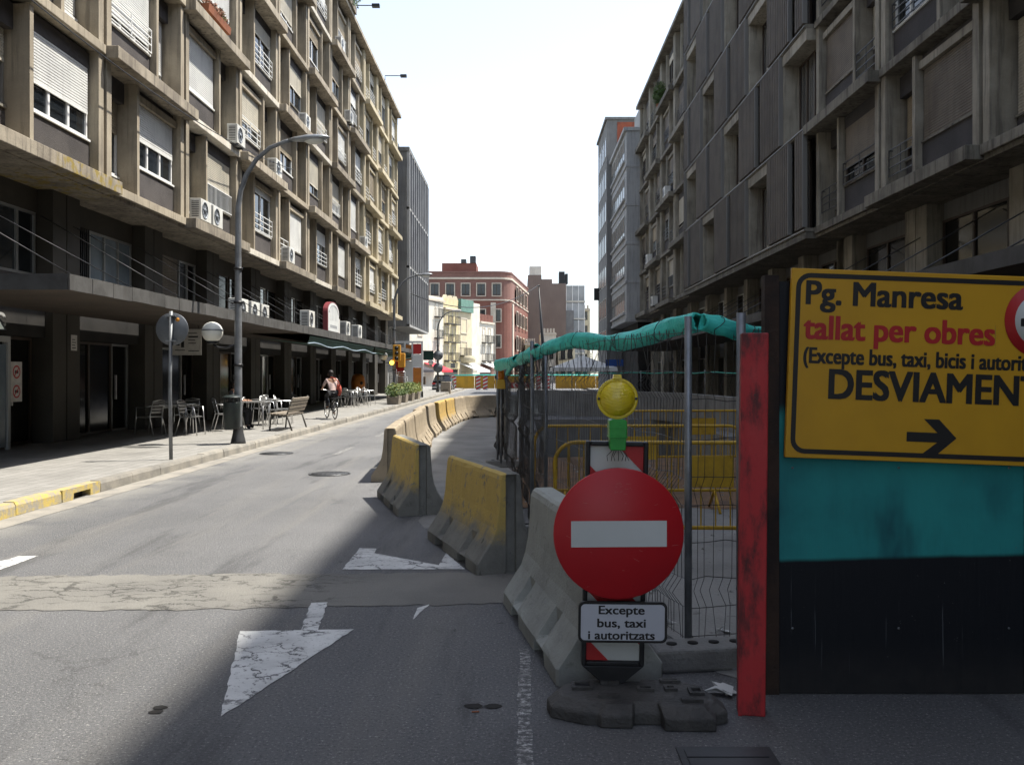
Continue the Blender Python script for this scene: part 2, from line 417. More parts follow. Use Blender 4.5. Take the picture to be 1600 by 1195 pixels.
# left pavement
KX = -5.67
g = MB(); g.box(-30, KX-.15, -30, 100, 0, .15); pav = struct(g.build('pavement', MT['paving']))
ks = {}
for nm in ('kerb', 'kerb_yellow'):
    g = MB(); g.prism([(-.148,0),(0,0),(-.004,.11),(-.025,.152),(-.148,.154)], 'y', .006, .994); ks[nm] = g.mesh('kerb_stone', MT[nm])
for y in range(6, 96):
    if y == 11: continue
    o = put('kerb_stone', ks['kerb_yellow' if y < 12 else 'kerb'], pav, (KX + rnd.uniform(-.008,.008), y, rnd.uniform(-.006,.006)), (0, rnd.uniform(-.008,.008), rnd.uniform(-.006,.006)))
g = MB(); g.box(-.148, 0, .006, .994, .085, .152); g.box(-.148,-.11,.006,.994,.0,.085); g.box(-.11,0,.006,.28,0,.085); g.box(-.11,0,.72,.994,0,.085)
g.build('kerb_stone', MT['kerb_yellow'], pav, (KX, 11, 0))
g = MB(); g.box(-.112,-.108,.28,.72,.0,.085); g.build('kerb_inlet', MT['black'], pav, (KX, 11, 0))
g = MB(); g.box(6.4, 30, 34, 120, 0, .15); struct(g.build('pavement_right', MT['paving']))
g = MB(); g.box(7.0, 30, -30, 34, 0, .15); struct(g.build('pavement_right_near', MT['paving']))
# gutter strip
sheet('gutter', [(KX,4),(KX+.32,4),(KX+.32,90),(KX,90)], .004, MT['kerb'], .012, .6)
# iron covers
def cover(label, x, y, r):
    o = thing('manhole_cover', label, 'manhole cover', (x, y, 0))
    g = MB(); g.lathe([(r,.0),(r,.010),(r*.9,.011),(r*.9,.006),(0,.006)], 28); g.build('rim', MT['darkgrey'], o)
    g = MB(); g.lathe([(r*.88,.0),(r*.88,.012),(0,.012)], 28)
    for k in range(-3, 4):
        L = math.sqrt(max(0, .8-(k/4)**2))*r*.85
        g.box(k*r*.22-.012, k*r*.22+.012, -L, L, .012, .016)
    g.build('lid', MT['darkgrey'], o)
x, y = gp(515, 740); cover('round iron manhole cover in the road left of the far yellow barrier', x, y, .33)
x, y = gp(432, 708); cover('round iron manhole cover in the far left lane near the kerb', x, y, .33)
o = thing('inspection_cover', 'square iron inspection cover at the bottom edge below the black foot', 'cover', (.86, 3.6, 0))
g = MB(); g.box(-.2,.2,-.2,.2,0,.008); g.build('rim', MT['darkgrey'], o)
g = MB(); [g.box(-.17,.17,-.17+k*.085+.006,-.17+(k+1)*.085-.006,.008,.013) for k in range(4)]; stuff(g.build('lid', MT['darkgrey'], o))

for i, (px, py, r_) in enumerate(((740,1103,.035),(770,1103,.032),(250,1105,.028),(243,1112,.026))):
    x, y = gp(px, py); sheet('oil_spot', [(x+r_*1.3*math.cos(R(a))*rnd.uniform(.8,1.15), y+r_*math.sin(R(a))*rnd.uniform(.8,1.15)) for a in range(0,360,30)], .004, MT['dark'])
x, y = gp(737, 1113); g = MB(); g.tube([(0,0,.006),(.035,.004,.006)], .004, 6); tag(g.build('cigarette_end', MT['terracotta'], None, (x,y,0)), 'tiny orange cigarette end on the shaded asphalt', 'litter')
# curved parapet of the site ramp
g = MB(); path = [(-.15,34.4),(1,34.2),(2.4,33.5),(3.6,32.6),(4.6,31.2),(5.35,29),(5.7,26),(5.9,22),(6.0,17),(6.0,13)]
PP = []
for i in range(len(path)-1):
    for k in range(3):
        f = k/3; PP.append((path[i][0]+(path[i+1][0]-path[i][0])*f, path[i][1]+(path[i+1][1]-path[i][1])*f))
PP.append(path[-1])
def offs(P, d):
    out = []
    for i, p in enumerate(P):
        a = Vector(P[max(i-1,0)]); b = Vector(P[min(i+1,len(P)-1)]); t = (b-a).normalized()
        out.append((p[0]-t.y*d, p[1]+t.x*d))
    return out
A, B = offs(PP, .1), offs(PP, -.1)
vs = [(*p, 0) for p in A] + [(*p, .96) for p in A] + [(*p, .96) for p in B] + [(*p, 0) for p in B]
n = len(PP); fs = []
for i in range(n-1):
    for r in range(3): fs.append((r*n+i, r*n+i+1, (r+1)*n+i+1, (r+1)*n+i))
fs += [(0,n,2*n,3*n), (n-1,2*n-1,3*n-1,4*n-1)]
g.add(vs, fs)
MT['formwork'] = mat('formwork_concrete', (.25,.25,.245), (.19,.19,.185), 1.2, .8, .15, 30, streak=.35, rand=0)
tag(g.build('ramp_parapet', MT['formwork'], bevel=.01), 'curved grey concrete parapet wall behind the yellow railings', 'wall')
# ---------------------------------------------------------------- grid-facade blocks
FZ, FH, NF = 5.74, 2.9, 5           # first ledge height, storey height, storeys
_cache = {}
def cached(key, fn):
    if key not in _cache: _cache[key] = fn()
    return _cache[key]
def shutter_mesh(w, h, s, mname):
    def mk():
        g = MB(); n = max(3, int(h/.055)); vs = []
        for k in range(n):
            z1 = -k*h/n; z0 = -(k+1)*h/n
            for (z, d) in ((z1, .0), (z1-(z1-z0)*.2, -.014), (z1-(z1-z0)*.8, -.014), (z0, 0)):
                vs += [(s*d, 0, z), (s*d, w, z)]
        fs = [(2*i, 2*i+1, 2*i+3, 2*i+2) for i in range(len(vs)//2-1)]
        g.add(vs, fs); g.box(s*-.02, s*.01, .01, w-.01, -h-.05, -h)
        return g.mesh('shutter', MT[mname])
    return cached(('sh', round(w,2), round(h,2), s, mname), mk)
def frame_mesh(w, h, np_, s, mname):
    def mk():
        g = MB(); t = .055
        g.box(s*-.02, s*.05, 0, w, 0, t); g.box(s*-.02, s*.05, 0, w, h-t, h)
        for k in range(np_+1):
            c = t/2 + (w-t)*k/np_; hw = t/2 if k in (0, np_) else t*.7
            g.box(s*-.018, s*.05, c-hw, c+hw, t, h-t)
        return g.mesh('window', MT[mname])
    return cached(('fr', round(w,2), round(h,2), np_, s, mname), mk)
def pane_mesh(w, h, s, m='glass'):
    def mk():
        g = MB(); g.box(s*.02, s*.03, 0, w, 0, h); return g.mesh('pane', MT[m])
    return cached(('pn', round(w,3), round(h,3), s, m), mk)
def sill_mesh(w, s, m):
    def mk():
        g = MB(); g.box(s*-.07, s*.02, -.04, w+.04, -.045, 0); return g.mesh('sill', MT[m])
    return cached(('sl', round(w,2), s, m), mk)
def rail_mesh(w, h, s, kind):
    def mk():
        g = MB()
        if kind == 'h':
            for k in range(4): g.box(s*-.10, s*-.08, 0, w, h*k/3-.012, h*k/3+.012)
            for y in (0, w/2-.012, w-.024): g.box(s*-.098, s*-.082, y, y+.024, 0, h)
        else:
            for z in (0, h): g.box(s*-.10, s*-.08, 0, w, z-.012, z+.012)
            for k in range(int(w/.11)+1): g.box(s*-.095, s*-.085, k*.11, k*.11+.014, 0, h)
        for y in (0, w-.03): g.box(s*-.1, s*.0, y, y+.02, h-.02, h+.005)
        return g.mesh('railing', MT['frame_white' if s < 0 else 'darkgrey'])
    return cached(('rl', round(w,2), round(h,2), s, kind), mk)
def window(root, s, d, u, z, w, h, np_, frame, shut, frac, detail=True, glass='glass'):
    o = put('window', frame_mesh(w, h, np_, s, frame), root, (s*d, u, z))
    t = .055
    pw = (w-t)/np_
    if detail:
        for k in range(np_): put('pane', pane_mesh(pw-t*.9, h-2*t, s, glass), o, (0, t/2+k*pw+t*.45, t))
    else: put('pane', pane_mesh(w-2*t, h-2*t, s, glass), o, (0, t, t))
    if frac > 0: put('shutter', shutter_mesh(w-.04, h*frac, s, shut), o, (s*-.022, .02, h))
    put('sill', sill_mesh(w, s, 'frame_white' if frame == 'frame_white' else 'rledge'), o)
    return o
def boxm(key, name, m, *b):
    def mk():
        g = MB(); g.box(*b); return g.mesh(name, MT[m])
    return cached((key, m), mk)
SH_L = ['shut_white']*4 + ['shut_ivory']*3 + ['shut_tan']*2
SH_R = ['shut_tan','shut_grey','shut_grey','shut_ivory']
def cell(root, s, u0, Bw, fl, proj, pal, shs, near, rl, spec=None, fo=0):
    """one bay of one storey; u0 = near boundary"""
    z = FZ + fl*FH; sp = spec or {}
    if proj: ld = put('ledge', boxm(('ldp', s, Bw), 'ledge', pal['ledge'], s*-.36, s*.5, -.10, Bw+.10, -.27, 0), root, (0, u0, z), bevel=.012)
    else: ld = put('ledge', boxm(('ldn', s, Bw), 'ledge', pal['ledge2'], s*-.10, s*.5, .103, Bw-.103, -.20, -.004), root, (0, u0, z), bevel=.012)
    flip = (fl+fo) % 2 == 1                     # big window first on the even storeys
    ps = pal['pier']
    if not flip: ru, mu, bu = .33, 1.62, 1.80
    else: ru, mu, bu = Bw-.33-1.27, Bw-1.62-.13, .37
    bw = 2.35 if Bw > 4.4 else 2.15
    if flip: mu = bu + bw + .05; ru = mu + .13 + .01
    else: bu = Bw - .37 - bw; mu = bu - .05 - .13; ru = .33
    rw = (mu - .01 - ru) if not flip else (Bw - .33 - ru)
    mu += u0; bu += u0; ru += u0
    # mullion fin between the loggia window and the large window
    put('fin', boxm(('fin', s), 'fin', ps, s*.0, s*.52, 0, .13, 0, FH-.27), root, (0, mu, z+.002))
    zs, hh = .80, 1.50
    big = sp.get('big') or {}
    put('spandrel', boxm(('sp', s, bw), 'spandrel', pal['wall'], s*.16, s*.45, -.048, bw+.048, 0, zs), root, (0, bu, z+.003))
    put('lintel', boxm(('li', s, bw), 'lintel', pal['wall'], s*.16, s*.45, -.048, bw+.048, zs+hh, FH-.27), root, (0, bu, z+.003))
    if rl.random() < .6: put('blind_box', boxm(('bb', s, bw), 'blind_box', ps, s*.06, s*.16, .0, bw, zs+hh, zs+hh+.17), root, (0, bu, z+.004))
    fr = big.get('frame') or rl.choice(pal['frames'])
    frac = big.get('frac'); frac = rl.choice([.35,.5,.55,.7,.85,1.0,.2]) if frac is None else frac
    window(root, s, .19, bu+.02, z+zs, bw-.04, hh, big.get('n') or rl.choice([2,3,3]), fr, big.get('shut') or rl.choice(shs), frac, near)
    r_ = big.get('rail'); r_ = rl.choice([None,None,'h','h','v']) if r_ is None else r_
    if r_ in ('h','v'): put('railing', rail_mesh(bw-.1, .55, s, r_), root, (s*.17, bu+.05, z+zs+.02))
    # loggia window, set back
    zs2 = .45 if rl.random() < .5 else .75
    put('spandrel', boxm(('sp2', s, round(rw,2), zs2), 'spandrel', pal['wall'], s*.45, s*.53, 0, rw, 0, zs2), root, (0, ru, z+.003))
    window(root, s, .48, ru+.03, z+zs2, rw-.06, 2.15-zs2, 1 if near else 1, rl.choice(pal['frames']), rl.choice(shs), rl.choice([.4,.6,.8,1.0]), near)
    put('lintel', boxm(('li2', s, round(rw,2)), 'lintel', pal['wall'], s*.30, s*.53, 0, rw, 2.15, FH-.27), root, (0, ru, z+.003))
    if rl.random() < .22: put('railing', rail_mesh(rw-.06, .6, s, 'h'), root, (s*.12, ru+.03, z+.35))
def grid_block(name, label, s, Xf, Y0, nb, Bw, palf, shs, seed, nearY=40, specs={}, yback=None, parity=0, fo=0):
    rl = random.Random(seed)
    root = thing(name, label, 'building', (s*Xf, 0, 0))
    Y1 = Y0 + nb*Bw; top = FZ + NF*FH
    pal0 = palf(0)
    g = MB(); yb = Y0 if yback is None else yback
    g.box(s*.53, s*12, yb, Y1, FZ-.02, top-.1); g.build('wall', MT[pal0['wall']], root)
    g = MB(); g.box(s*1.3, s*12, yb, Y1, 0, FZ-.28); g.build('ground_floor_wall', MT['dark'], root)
    g = MB(); g.box(s*-.02, s*12, yb, Y1, FZ-.29, FZ-.10); g.build('soffit', MT[pal0['ledge']], root)
    g = MB(); g.box(s*-.30, s*12, yb, Y1, top-.098, top+.12); g.box(s*.2, s*.4, yb, Y1, top+.12, top+.7); g.build('roof', MT[pal0['ledge']], root, bevel=.01)
    for b in range(nb+1):
        pal = palf(min(b, nb-1)); y = Y0 + b*Bw
        for dy in (-.30, .07):
            if b == 0 and dy < 0 and yback is None: continue
            if b == nb and dy > 0: continue
            put('pier', boxm(('pier', s), 'pier', pal['pier'], s*-.03, s*.53, 0, .23, FZ-.1, top-.1), root, (0, y+dy, 0), bevel=.01)
        put('pier_joint', boxm(('pj', s), 'pier_joint', pal['pier'], s*.10, s*.53, 0, .14, FZ-.1, top-.1), root, (0, y-.07, 0))
        for dy in (-.57, .02):
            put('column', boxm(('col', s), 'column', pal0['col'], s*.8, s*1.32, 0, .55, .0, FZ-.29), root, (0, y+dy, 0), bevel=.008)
    for b in range(nb):
        pal = palf(b)
        for fl in range(NF):
            cell(root, s, Y0+b*Bw, Bw, fl, (b+fl+parity) % 2 == 0, pal, shs, Y0+b*Bw < nearY, rl, specs.get((b, fl)), fo)
    return root, rl
PAL_L = dict(pier='beige', ledge='ledge', ledge2='beige', wall='render', frames=['frame_white','frame_white','frame_alu'], col='column')
PAL_LW = dict(PAL_L, ledge2='ledge_white')
PAL_LC = dict(pier='cream', ledge='cream', ledge2='cream', wall='beige', frames=['frame_white','frame_alu'], col='column')
LXF, LY0, LB = 9.0, 10.08, 4.56
def palL(b): return PAL_LC if b >= 9 else PAL_LW if b in (3, 4, 6) else PAL_L
spL = {(1,0): {'big': dict(frac=.62, shut='shut_white', frame='frame_white', n=3, rail=0)},
       (2,0): {'big': dict(frac=.55, shut='shut_white', frame='frame_white', n=3, rail=0)},
       (2,1): {'big': dict(frac=.85, shut='shut_white', frame='frame_white', n=3, rail='h')},
       (1,1): {'big': dict(frac=.9, shut='shut_white', frame='frame_white', n=2, rail=0)},
       (3,1): {'big': dict(frac=.95, shut='shut_white', frame='frame_white', n=2, rail=0)},
       (3,0): {'big': dict(frac=.55, shut='shut_ivory', frame='frame_alu', n=2, rail='v')},
       (3,2): {'big': dict(frac=.8, shut='shut_white', frame='frame_white', n=2, rail=0)},
       (4,0): {'big': dict(frac=.1, shut='shut_white', frame='frame_white', n=2, rail='h')},
       (4,1): {'big': dict(frac=.62, shut='shut_ivory', frame='frame_white', n=2, rail='h')},
       (4,2): {'big': dict(frac=.3, shut='shut_ivory', frame='frame_white', n=2, rail='h')}}
LB_root, rl = grid_block('apartment_block', 'long beige concrete apartment block with staggered ledges along the sunlit left side', -1, LXF, LY0, 12, LB, palL, SH_L, 5, specs=spL, yback=-30, parity=1)
LEND = LY0 + 12*LB

# mezzanine and ground floor fronts of the left block
def lbox(name, m, d0, d1, y0, y1, z0, z1, s=-1, root=None, parent=None, bevel=0):
    g = MB(); g.box(s*d0, s*d1, y0, y1, z0, z1); return g.build(name, MT[m], parent or root or LB_root, bevel=bevel)
def front_window(root, s, d, u, z, w, h, n, frame, glass, sub=None):
    o = put('window', frame_mesh(w, h, n, s, frame), root, (s*d, u, z)); t = .055; pw = (w-t)/n
    for k in range(n): put('pane', pane_mesh(pw-t*.9, h-2*t, s, (sub or {}).get(k, glass)), o, (0, t/2+k*pw+t*.45, t))
    return o
CZ = 3.0                                # canopy level
for b in range(12):
    y0 = LY0 + b*LB + .60; y1 = LY0 + (b+1)*LB - .60; W = y1-y0
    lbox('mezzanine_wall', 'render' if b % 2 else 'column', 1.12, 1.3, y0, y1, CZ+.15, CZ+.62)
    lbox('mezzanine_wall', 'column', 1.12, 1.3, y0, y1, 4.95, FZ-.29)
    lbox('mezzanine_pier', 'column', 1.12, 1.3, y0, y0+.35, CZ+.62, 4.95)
    sty = b % 4
    zz, hh = CZ+.62, 4.95-CZ-.62
    if b == 2:
        front_window(LB_root, -1, 1.14, y0+.35, zz, .7, hh, 1, 'frame_brown', 'glass')
        g = MB(); [g.box(-1.09, -1.07, y0+.40+k*.09, y0+.42+k*.09, zz, zz+hh) for k in range(7)]; stuff(g.build('window_grille', MT['black'], LB_root))
        front_window(LB_root, -1, 1.14, y0+1.07, zz, W-1.1, hh, 3, 'frame_alu', 'glass_blue')
    elif b in (5, 6, 7):
        front_window(LB_root, -1, 1.14, y0+.4, zz, 1.35, hh, 2, 'frame_white', 'glass')
        front_window(LB_root, -1, 1.14, y0+1.95, zz, W-2.0, hh, 1, 'frame_brown', 'shopglass')
    else:
        o = front_window(LB_root, -1, 1.14, y0+.4, zz, W*.42, hh, 1, 'frame_brown', 'shopglass')
        if b in (3, 9, 10): put('shutter', shutter_mesh(W*.42-.04, hh*.97, -1, 'shut_grey'), o, (.022, .02, hh))
        front_window(LB_root, -1, 1.14, y0+.55+W*.42, zz, W*.58-.6, hh, 2, 'frame_alu' if b % 2 else 'frame_brown', 'glass' if b % 3 else 'shopglass')
    # shop fronts below the canopy
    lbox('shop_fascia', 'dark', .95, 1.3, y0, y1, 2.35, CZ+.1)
    n = 3 if b % 2 else 2
    dw = .95
    front_window(LB_root, -1, 1.2, y0+.02, .17 if b % 3 else .6, W-dw-.1, 2.17 if b % 3 else 1.74, n, ['frame_brown','frame_alu'][b % 2], 'shopglass')
    if b % 3 == 0: lbox('stall_riser', 'column', 1.13, 1.3, y0, y1-dw-.08, .15, .598)
    dr = front_window(LB_root, -1, 1.22, y1-dw-.05, .16, dw, 2.18, 1, 'frame_alu' if b % 2 == 0 else 'frame_brown', 'shopglass'); dr.name = 'door'
    g = MB(); g.box(.05, .09, .1, .14, .8, 1.4); g.build('handle', MT['alu'], dr)
# shop lettering and notices in the nearest front
def ltext(s_, y, z, h, m, d=.945, width=None, bold=.02):
    me = text_mesh(s_, h, MT[m], bold, width)
    return put('lettering', me, LB_root, (d, y, z), (0, 0, R(90)))
MT['dimwhite'] = plain('dim_white_letters', (.34,.34,.33), .6)
MT['notice'] = mat('notice_paper', (.55,.53,.49), (.45,.43,.4), 8, .7, 0, 40, rand=.1)
MT['redprint'] = plain('red_print', (.42,.02,.02), .6)
MT['inkprint'] = plain('ink_print', (.02,.02,.02), .6)
# left facade faces +x : lettering reads along +y seen from the street
def wall_text(s_, y, z, h, m, x, width=None, bold=.02, root=None, name='lettering'):
    me = text_mesh(s_, h, MT[m], bold, width); o = put(name, me, root, (x, y, z), (0, 0, R(90))); return o
o = wall_text('style', 15.6, 2.55, .40, 'dimwhite', -LXF-.90, 1.55)
o.parent = LB_root; o.location = (-.90, 15.55, 2.5)
fr = thing('shop_door_frame', 'white framed shop entrance at the left edge under the canopy', 'door', (-LXF-.84, 14.9, .15))
g = MB(); g.box(0,.07,2.05,2.13,0,2.05); g.box(0,.07,-1.2,2.13,2.05,2.16); g.box(0,.07,-1.2,-1.12,0,2.05); g.build('door_frame', MT['dimwhite'], fr)
g = MB(); g.box(.02,.04,-1.1,.6,.05,2.0); g.build('door_leaf', MT['shopglass'], fr)
g = MB(); g.box(.02,.04,.62,2.03,.05,2.0); g.build('door_leaf', MT['glass_blue'], fr)
g = MB(); g.box(.05,.09,.5,.54,.7,1.3); g.build('handle', MT['alu'], fr)
nt_ = thing('prohibition_notice', 'paired red ring prohibition notices beside the shop entrance', 'sign', (-LXF-.85, 17.16, 1.05))
g = MB(); g.box(0,.012,0,.38,0,.78); g.build('board', MT['notice'], nt_)
for z in (.2, .58):
    g = MB(); n = 20
    ring = [(.014, .19+r*math.cos(2*math.pi*k/n), z+r*math.sin(2*math.pi*k/n)) for r in (.13,.10) for k in range(n)]
    g.add(ring, [(k,(k+1)%n,n+(k+1)%n,n+k) for k in range(n)])
    a = R(45); c, s_ = math.cos(a), math.sin(a)
    g.add([(.0145,.19-c*.11-s_*.012,z-s_*.11+c*.012),(.0145,.19-c*.11+s_*.012,z-s_*.11-c*.012),(.0145,.19+c*.11+s_*.012,z+s_*.11-c*.012),(.0145,.19+c*.11-s_*.012,z+s_*.11+c*.012)],[(0,1,2,3)])
    g.build('ring_symbol', MT['redprint'], nt_)
    g = MB(); g.box(.014,.0142,.13,.25,z-.03,z+.03); g.build('pictogram', MT['inkprint'], nt_)
nt2 = thing('paper_notice', 'small white paper notice on the stone column near the shop door', 'notice', (-LXF-.79, 19.35, 2.1))
g = MB(); g.box(0,.006,0,.26,0,.34); g.build('sheet', MT['notice'], nt2)
g = MB(); [g.box(.007,.008,.04,.2-.03*(k%2),.05+k*.06,.07+k*.06) for k in range(4)]; stuff(g.build('print', MT['inkprint'], nt2))

# ---------------------------------------------------------------- canopy on tie rods
CX = -6.62
can = thing('canopy', 'long flat street canopy hung on tie rods from the left block', 'canopy', (CX, 13.05, 2.86))
MT['canopy_fascia'] = mat('canopy_fascia', (.085,.083,.08), (.055,.053,.05), 2.5, .7, .2, 30, streak=.5)
MT['canopy_under'] = mat('canopy_underside', (.07,.052,.038), (.05,.038,.028), 1.5, .85, .1, 30)
CL = 58.4-13.05
g = MB(); g.box(-3.1, -.03, .03, CL, 0, .12); g.build('soffit', MT['canopy_under'], can)
g = MB(); g.box(-3.1, -.005, .003, CL, .122, .2); g.build('deck', MT['canopy_fascia'], can)
g = MB(); g.box(-.03, .0, .006, .694, -.03, .205); fm = g.mesh('fascia_tile', MT['canopy_fascia'])
for k in range(int(CL/.7)): put('fascia_tile', fm, can, (rnd.uniform(-.004,.004), k*.7, rnd.uniform(-.006,.006)))
g = MB(); g.box(-3.1, -.035, 0, .03, -.03, .205); g.build('end_fascia', MT['darkgrey'], can)
for k in range(20):
    y = .8 + k*2.28
    if y > CL-.3: break
    g = MB(); g.tube([(-.25, y, .2), (-3.15, y-1.3 if k % 2 else y-.3, 1.95)], .009, 6); g.build('tie_rod', MT['black'], can)
MT['awning_green'] = mat('awning_green', (.02,.06,.045), (.015,.04,.03), 2, .8, .1, 30, rand=.15)
MT['awning_blue'] = plain('awning_piping', (.3,.38,.46), .5)
for i, (ya, yb, drop, label) in enumerate(((28.0, 40.3, .42, 'dark green fabric awning with pale piping slung under the canopy'), (40.6, 58, .5, 'long dark green awning under the far end of the canopy'))):
    o = thing('fabric_awning', label, 'awning', (CX, ya, 2.8))
    g = MB(); n = 14
    vs = []
    for k in range(n+1):
        y = (yb-ya)*k/n; sag = .05*math.sin(k*1.3)
        vs += [(-.02, y, -.02), (-.10+sag*.3, y, -drop*.6+sag), (-1.9, y, -.06)]
    g.add(vs, [f for k in range(n) for f in ((3*k,3*k+3,3*k+4,3*k+1),(3*k+1,3*k+4,3*k+5,3*k+2))], 0, True)
    g.build('fabric', MT['awning_green'], o)
    g = MB(); g.tube([(-.09+.01*k, (yb-ya)*k/n, -drop*.6+.05*math.sin(k*1.3)) for k in range(n+1)], .018, 6)
    g.build('piping', MT['awning_blue' if i == 0 else 'awning_green'], o)
# ---------------------------------------------------------------- right side of the street
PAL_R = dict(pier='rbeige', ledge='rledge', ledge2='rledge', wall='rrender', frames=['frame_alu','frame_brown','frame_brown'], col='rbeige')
RXF, RB = 8.4, 4.55
spR = {(2,0): {'big': dict(frac=1.0, shut='shut_grey', n=2, rail=0)}, (3,0): {'big': dict(frac=.68, shut='shut_grey', n=2, rail='h')},
       (3,1): {'big': dict(frac=.97, shut='shut_grey', n=2, rail=0)}, (2,1): {'big': dict(frac=.3, shut='shut_ivory', frame='frame_white', n=3, rail='h')}}
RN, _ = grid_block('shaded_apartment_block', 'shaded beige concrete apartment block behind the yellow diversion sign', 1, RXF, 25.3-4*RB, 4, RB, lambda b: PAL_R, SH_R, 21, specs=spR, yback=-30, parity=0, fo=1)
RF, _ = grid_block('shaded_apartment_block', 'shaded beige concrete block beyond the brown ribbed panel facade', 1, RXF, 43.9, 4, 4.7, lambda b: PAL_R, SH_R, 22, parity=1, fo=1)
def simple_front(root, s, y0, y1, n, seed, d=1.15):
    r = random.Random(seed); W = (y1-y0)/n
    for k in range(n):
        a = y0+k*W
        o = put('window', frame_mesh(W*.62, 1.3, 2, s, r.choice(['frame_alu','frame_brown'])), root, (s*d, a+W*.2, 3.75))
        for j in range(2): put('pane', pane_mesh((W*.62-.055)/2-.05, 1.19, s, 'shopglass'), o, (0, .05+j*(W*.62-.055)/2, .055))
        o = put('shop_window', frame_mesh(W*.8, 2.2, 2, s, 'frame_alu' if k % 2 else 'frame_brown'), root, (s*d, a+W*.1, .2))
        for j in range(2): put('pane', pane_mesh((W*.8-.055)/2-.05, 2.09, s, 'shopglass'), o, (0, .05+j*(W*.8-.055)/2, .055))
for root, a, b, n, sd_ in ((RN, 7.7, 25.3, 4, 3), (RF, 43.9, 62.7, 4, 4)):
    simple_front(root, 1, a, b, n, sd_)
    g = MB(); g.box(1.2, 1.3, a, b, 3.1, FZ-.29); g.build('mezzanine_wall', MT['midgrey'], root)
# ribbed panel block
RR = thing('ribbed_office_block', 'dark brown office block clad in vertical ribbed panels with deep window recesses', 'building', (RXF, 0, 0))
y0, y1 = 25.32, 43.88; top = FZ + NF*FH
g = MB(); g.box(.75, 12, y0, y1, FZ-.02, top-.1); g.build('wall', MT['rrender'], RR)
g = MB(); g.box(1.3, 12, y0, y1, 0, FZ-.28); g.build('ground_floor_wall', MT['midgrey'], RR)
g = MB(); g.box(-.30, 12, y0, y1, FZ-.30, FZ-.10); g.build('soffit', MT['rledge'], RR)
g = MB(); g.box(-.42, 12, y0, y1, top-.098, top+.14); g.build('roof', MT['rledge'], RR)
simple_front(RR, 1, y0, y1, 5, 9, 1.2)
for k in range(6):
    put('column', boxm(('col', 1), 'column', 'rbeige', .8, 1.32, 0, .55, .0, FZ-.29), RR, (0, y0+.05+k*3.6, 0))
def ribbed(L):
    def mk():
        g = MB(); n = max(2, int(L/.19)); p = L/n; poly = []
        for k in range(n):
            a = k*p; poly += [(-.38, a), (-.38, a+p*.6), (-.335, a+p*.65), (-.335, a+p*.95)]
        poly += [(-.38, L), (-.26, L), (-.26, 0)]
        g.prism(poly, 'z', 0, 2.74); return g.mesh('ribbed_panel', MT['rib'])
    return cached(('rib', round(L,2)), mk)
MT['edge_trim'] = plain('panel_edge_trim', (.19,.185,.175), .5, .3)
for fl in range(NF):
    z = FZ + fl*FH
    g = MB(); g.box(-.30, .8, y0, y1, -.12, .0); g.build('floor_slab', MT['rledge'], RR, (0,0,z))
    g = MB(); g.box(-.34, -.30, y0, y1, -.07, -.03); g.build('slab_trim', MT['edge_trim'], RR, (0,0,z))
    y = y0 - (4.0 if fl % 2 == 0 else 0.2); seq = (('r', 2.5), ('p', 2.3), ('s', .6), ('p', 2.3), ('c', .3)); i = 0
    while y < y1 - .2:
        k, L = seq[i % 5]; i += 1
        a, b = max(y, y0), min(y+L, y1)
        y += L
        if b - a < .15: continue
        if k == 'p':
            put('ribbed_panel', ribbed(b-a-.02), RR, (0, a+.01, z+.02))
            g = MB(); g.box(-.39, -.25, a, a+.02, .02, 2.76); g.build('panel_trim', MT['edge_trim'], RR, (0,0,z))
        elif k == 's':
            g = MB(); g.box(-.1, .0, a+.002, b-.002, .0, 1.9); g.build('slot_panel', MT['rib'], RR, (0,0,z+.005)) if fl % 2 else None
            o = put('window', frame_mesh(b-a, 2.7, 1, 1, 'frame_brown'), RR, (.1, a, z+.02)); put('pane', pane_mesh(b-a-.11, 2.59, 1, 'curtain'), o, (0,.055,.055))
        elif k == 'c':
            g = MB(); g.box(-.3, .75, a, b, .002, FH-.125); g.build('pier', MT['rbeige'], RR, (0,0,z))
        else:
            g = MB(); g.box(-.28, .7, a, b, FH-.45, FH-.125); g.build('recess_beam', MT['rbeige'], RR, (0,0,z))
            if b < y1 - .05:
                g = MB(); g.box(-.255, .7, b-.12, b, .002, FH-.455); g.build('recess_cheek', MT['rbeige'], RR, (0,0,z))
            n = 3 if b-a > 2 else 1
            o = put('window', frame_mesh(b-a-.14, 2.4, n, 1, 'frame_brown'), RR, (.22, a+.01, z+.01))
            pw = (b-a-.14-.055)/n
            for q in range(n): put('pane', pane_mesh(pw-.05, 2.29, 1, 'curtain'), o, (0, .05+q*pw, .055))
# smooth grey block with strip windows
GB = thing('grey_office_block', 'smooth pale grey office block with banded joints and strip windows', 'building', (7.4, 62.75, 0))
L = 10.2
g = MB(); g.box(.05, 11, .0, L, 5.3, 18.7); g.build('wall', MT['lightgrey'], GB)
g = MB(); g.box(.9, 11, .3, L, 0, 5.3); g.build('ground_floor_wall', MT['dark'], GB)
for k in range(5):
    z = 5.35 + k*2.72
    g = MB(); g.box(-.03, 11, -.04, L, z-.10, z+.09); g.build('band', MT['lightgrey'], GB, bevel=.02)
    g = MB(); g.box(-.1, .05, .9, L-.1, z+.45, z+.60); g.build('sill_band', MT['lightgrey'], GB)
    for q in range(7):
        o = put('window', frame_mesh(1.0, 1.5, 2, 1, 'frame_alu'), GB, (.02, 1.0+q*1.3, z+.65))
        put('pane', pane_mesh(.9, 1.4, 1, 'shopglass'), o, (-.03, .05, .05)); put('shutter', shutter_mesh(.9, .5 + .3*((q*3+k) % 3), 1, 'shut_grey'), o, (-.02, .05, 1.45))
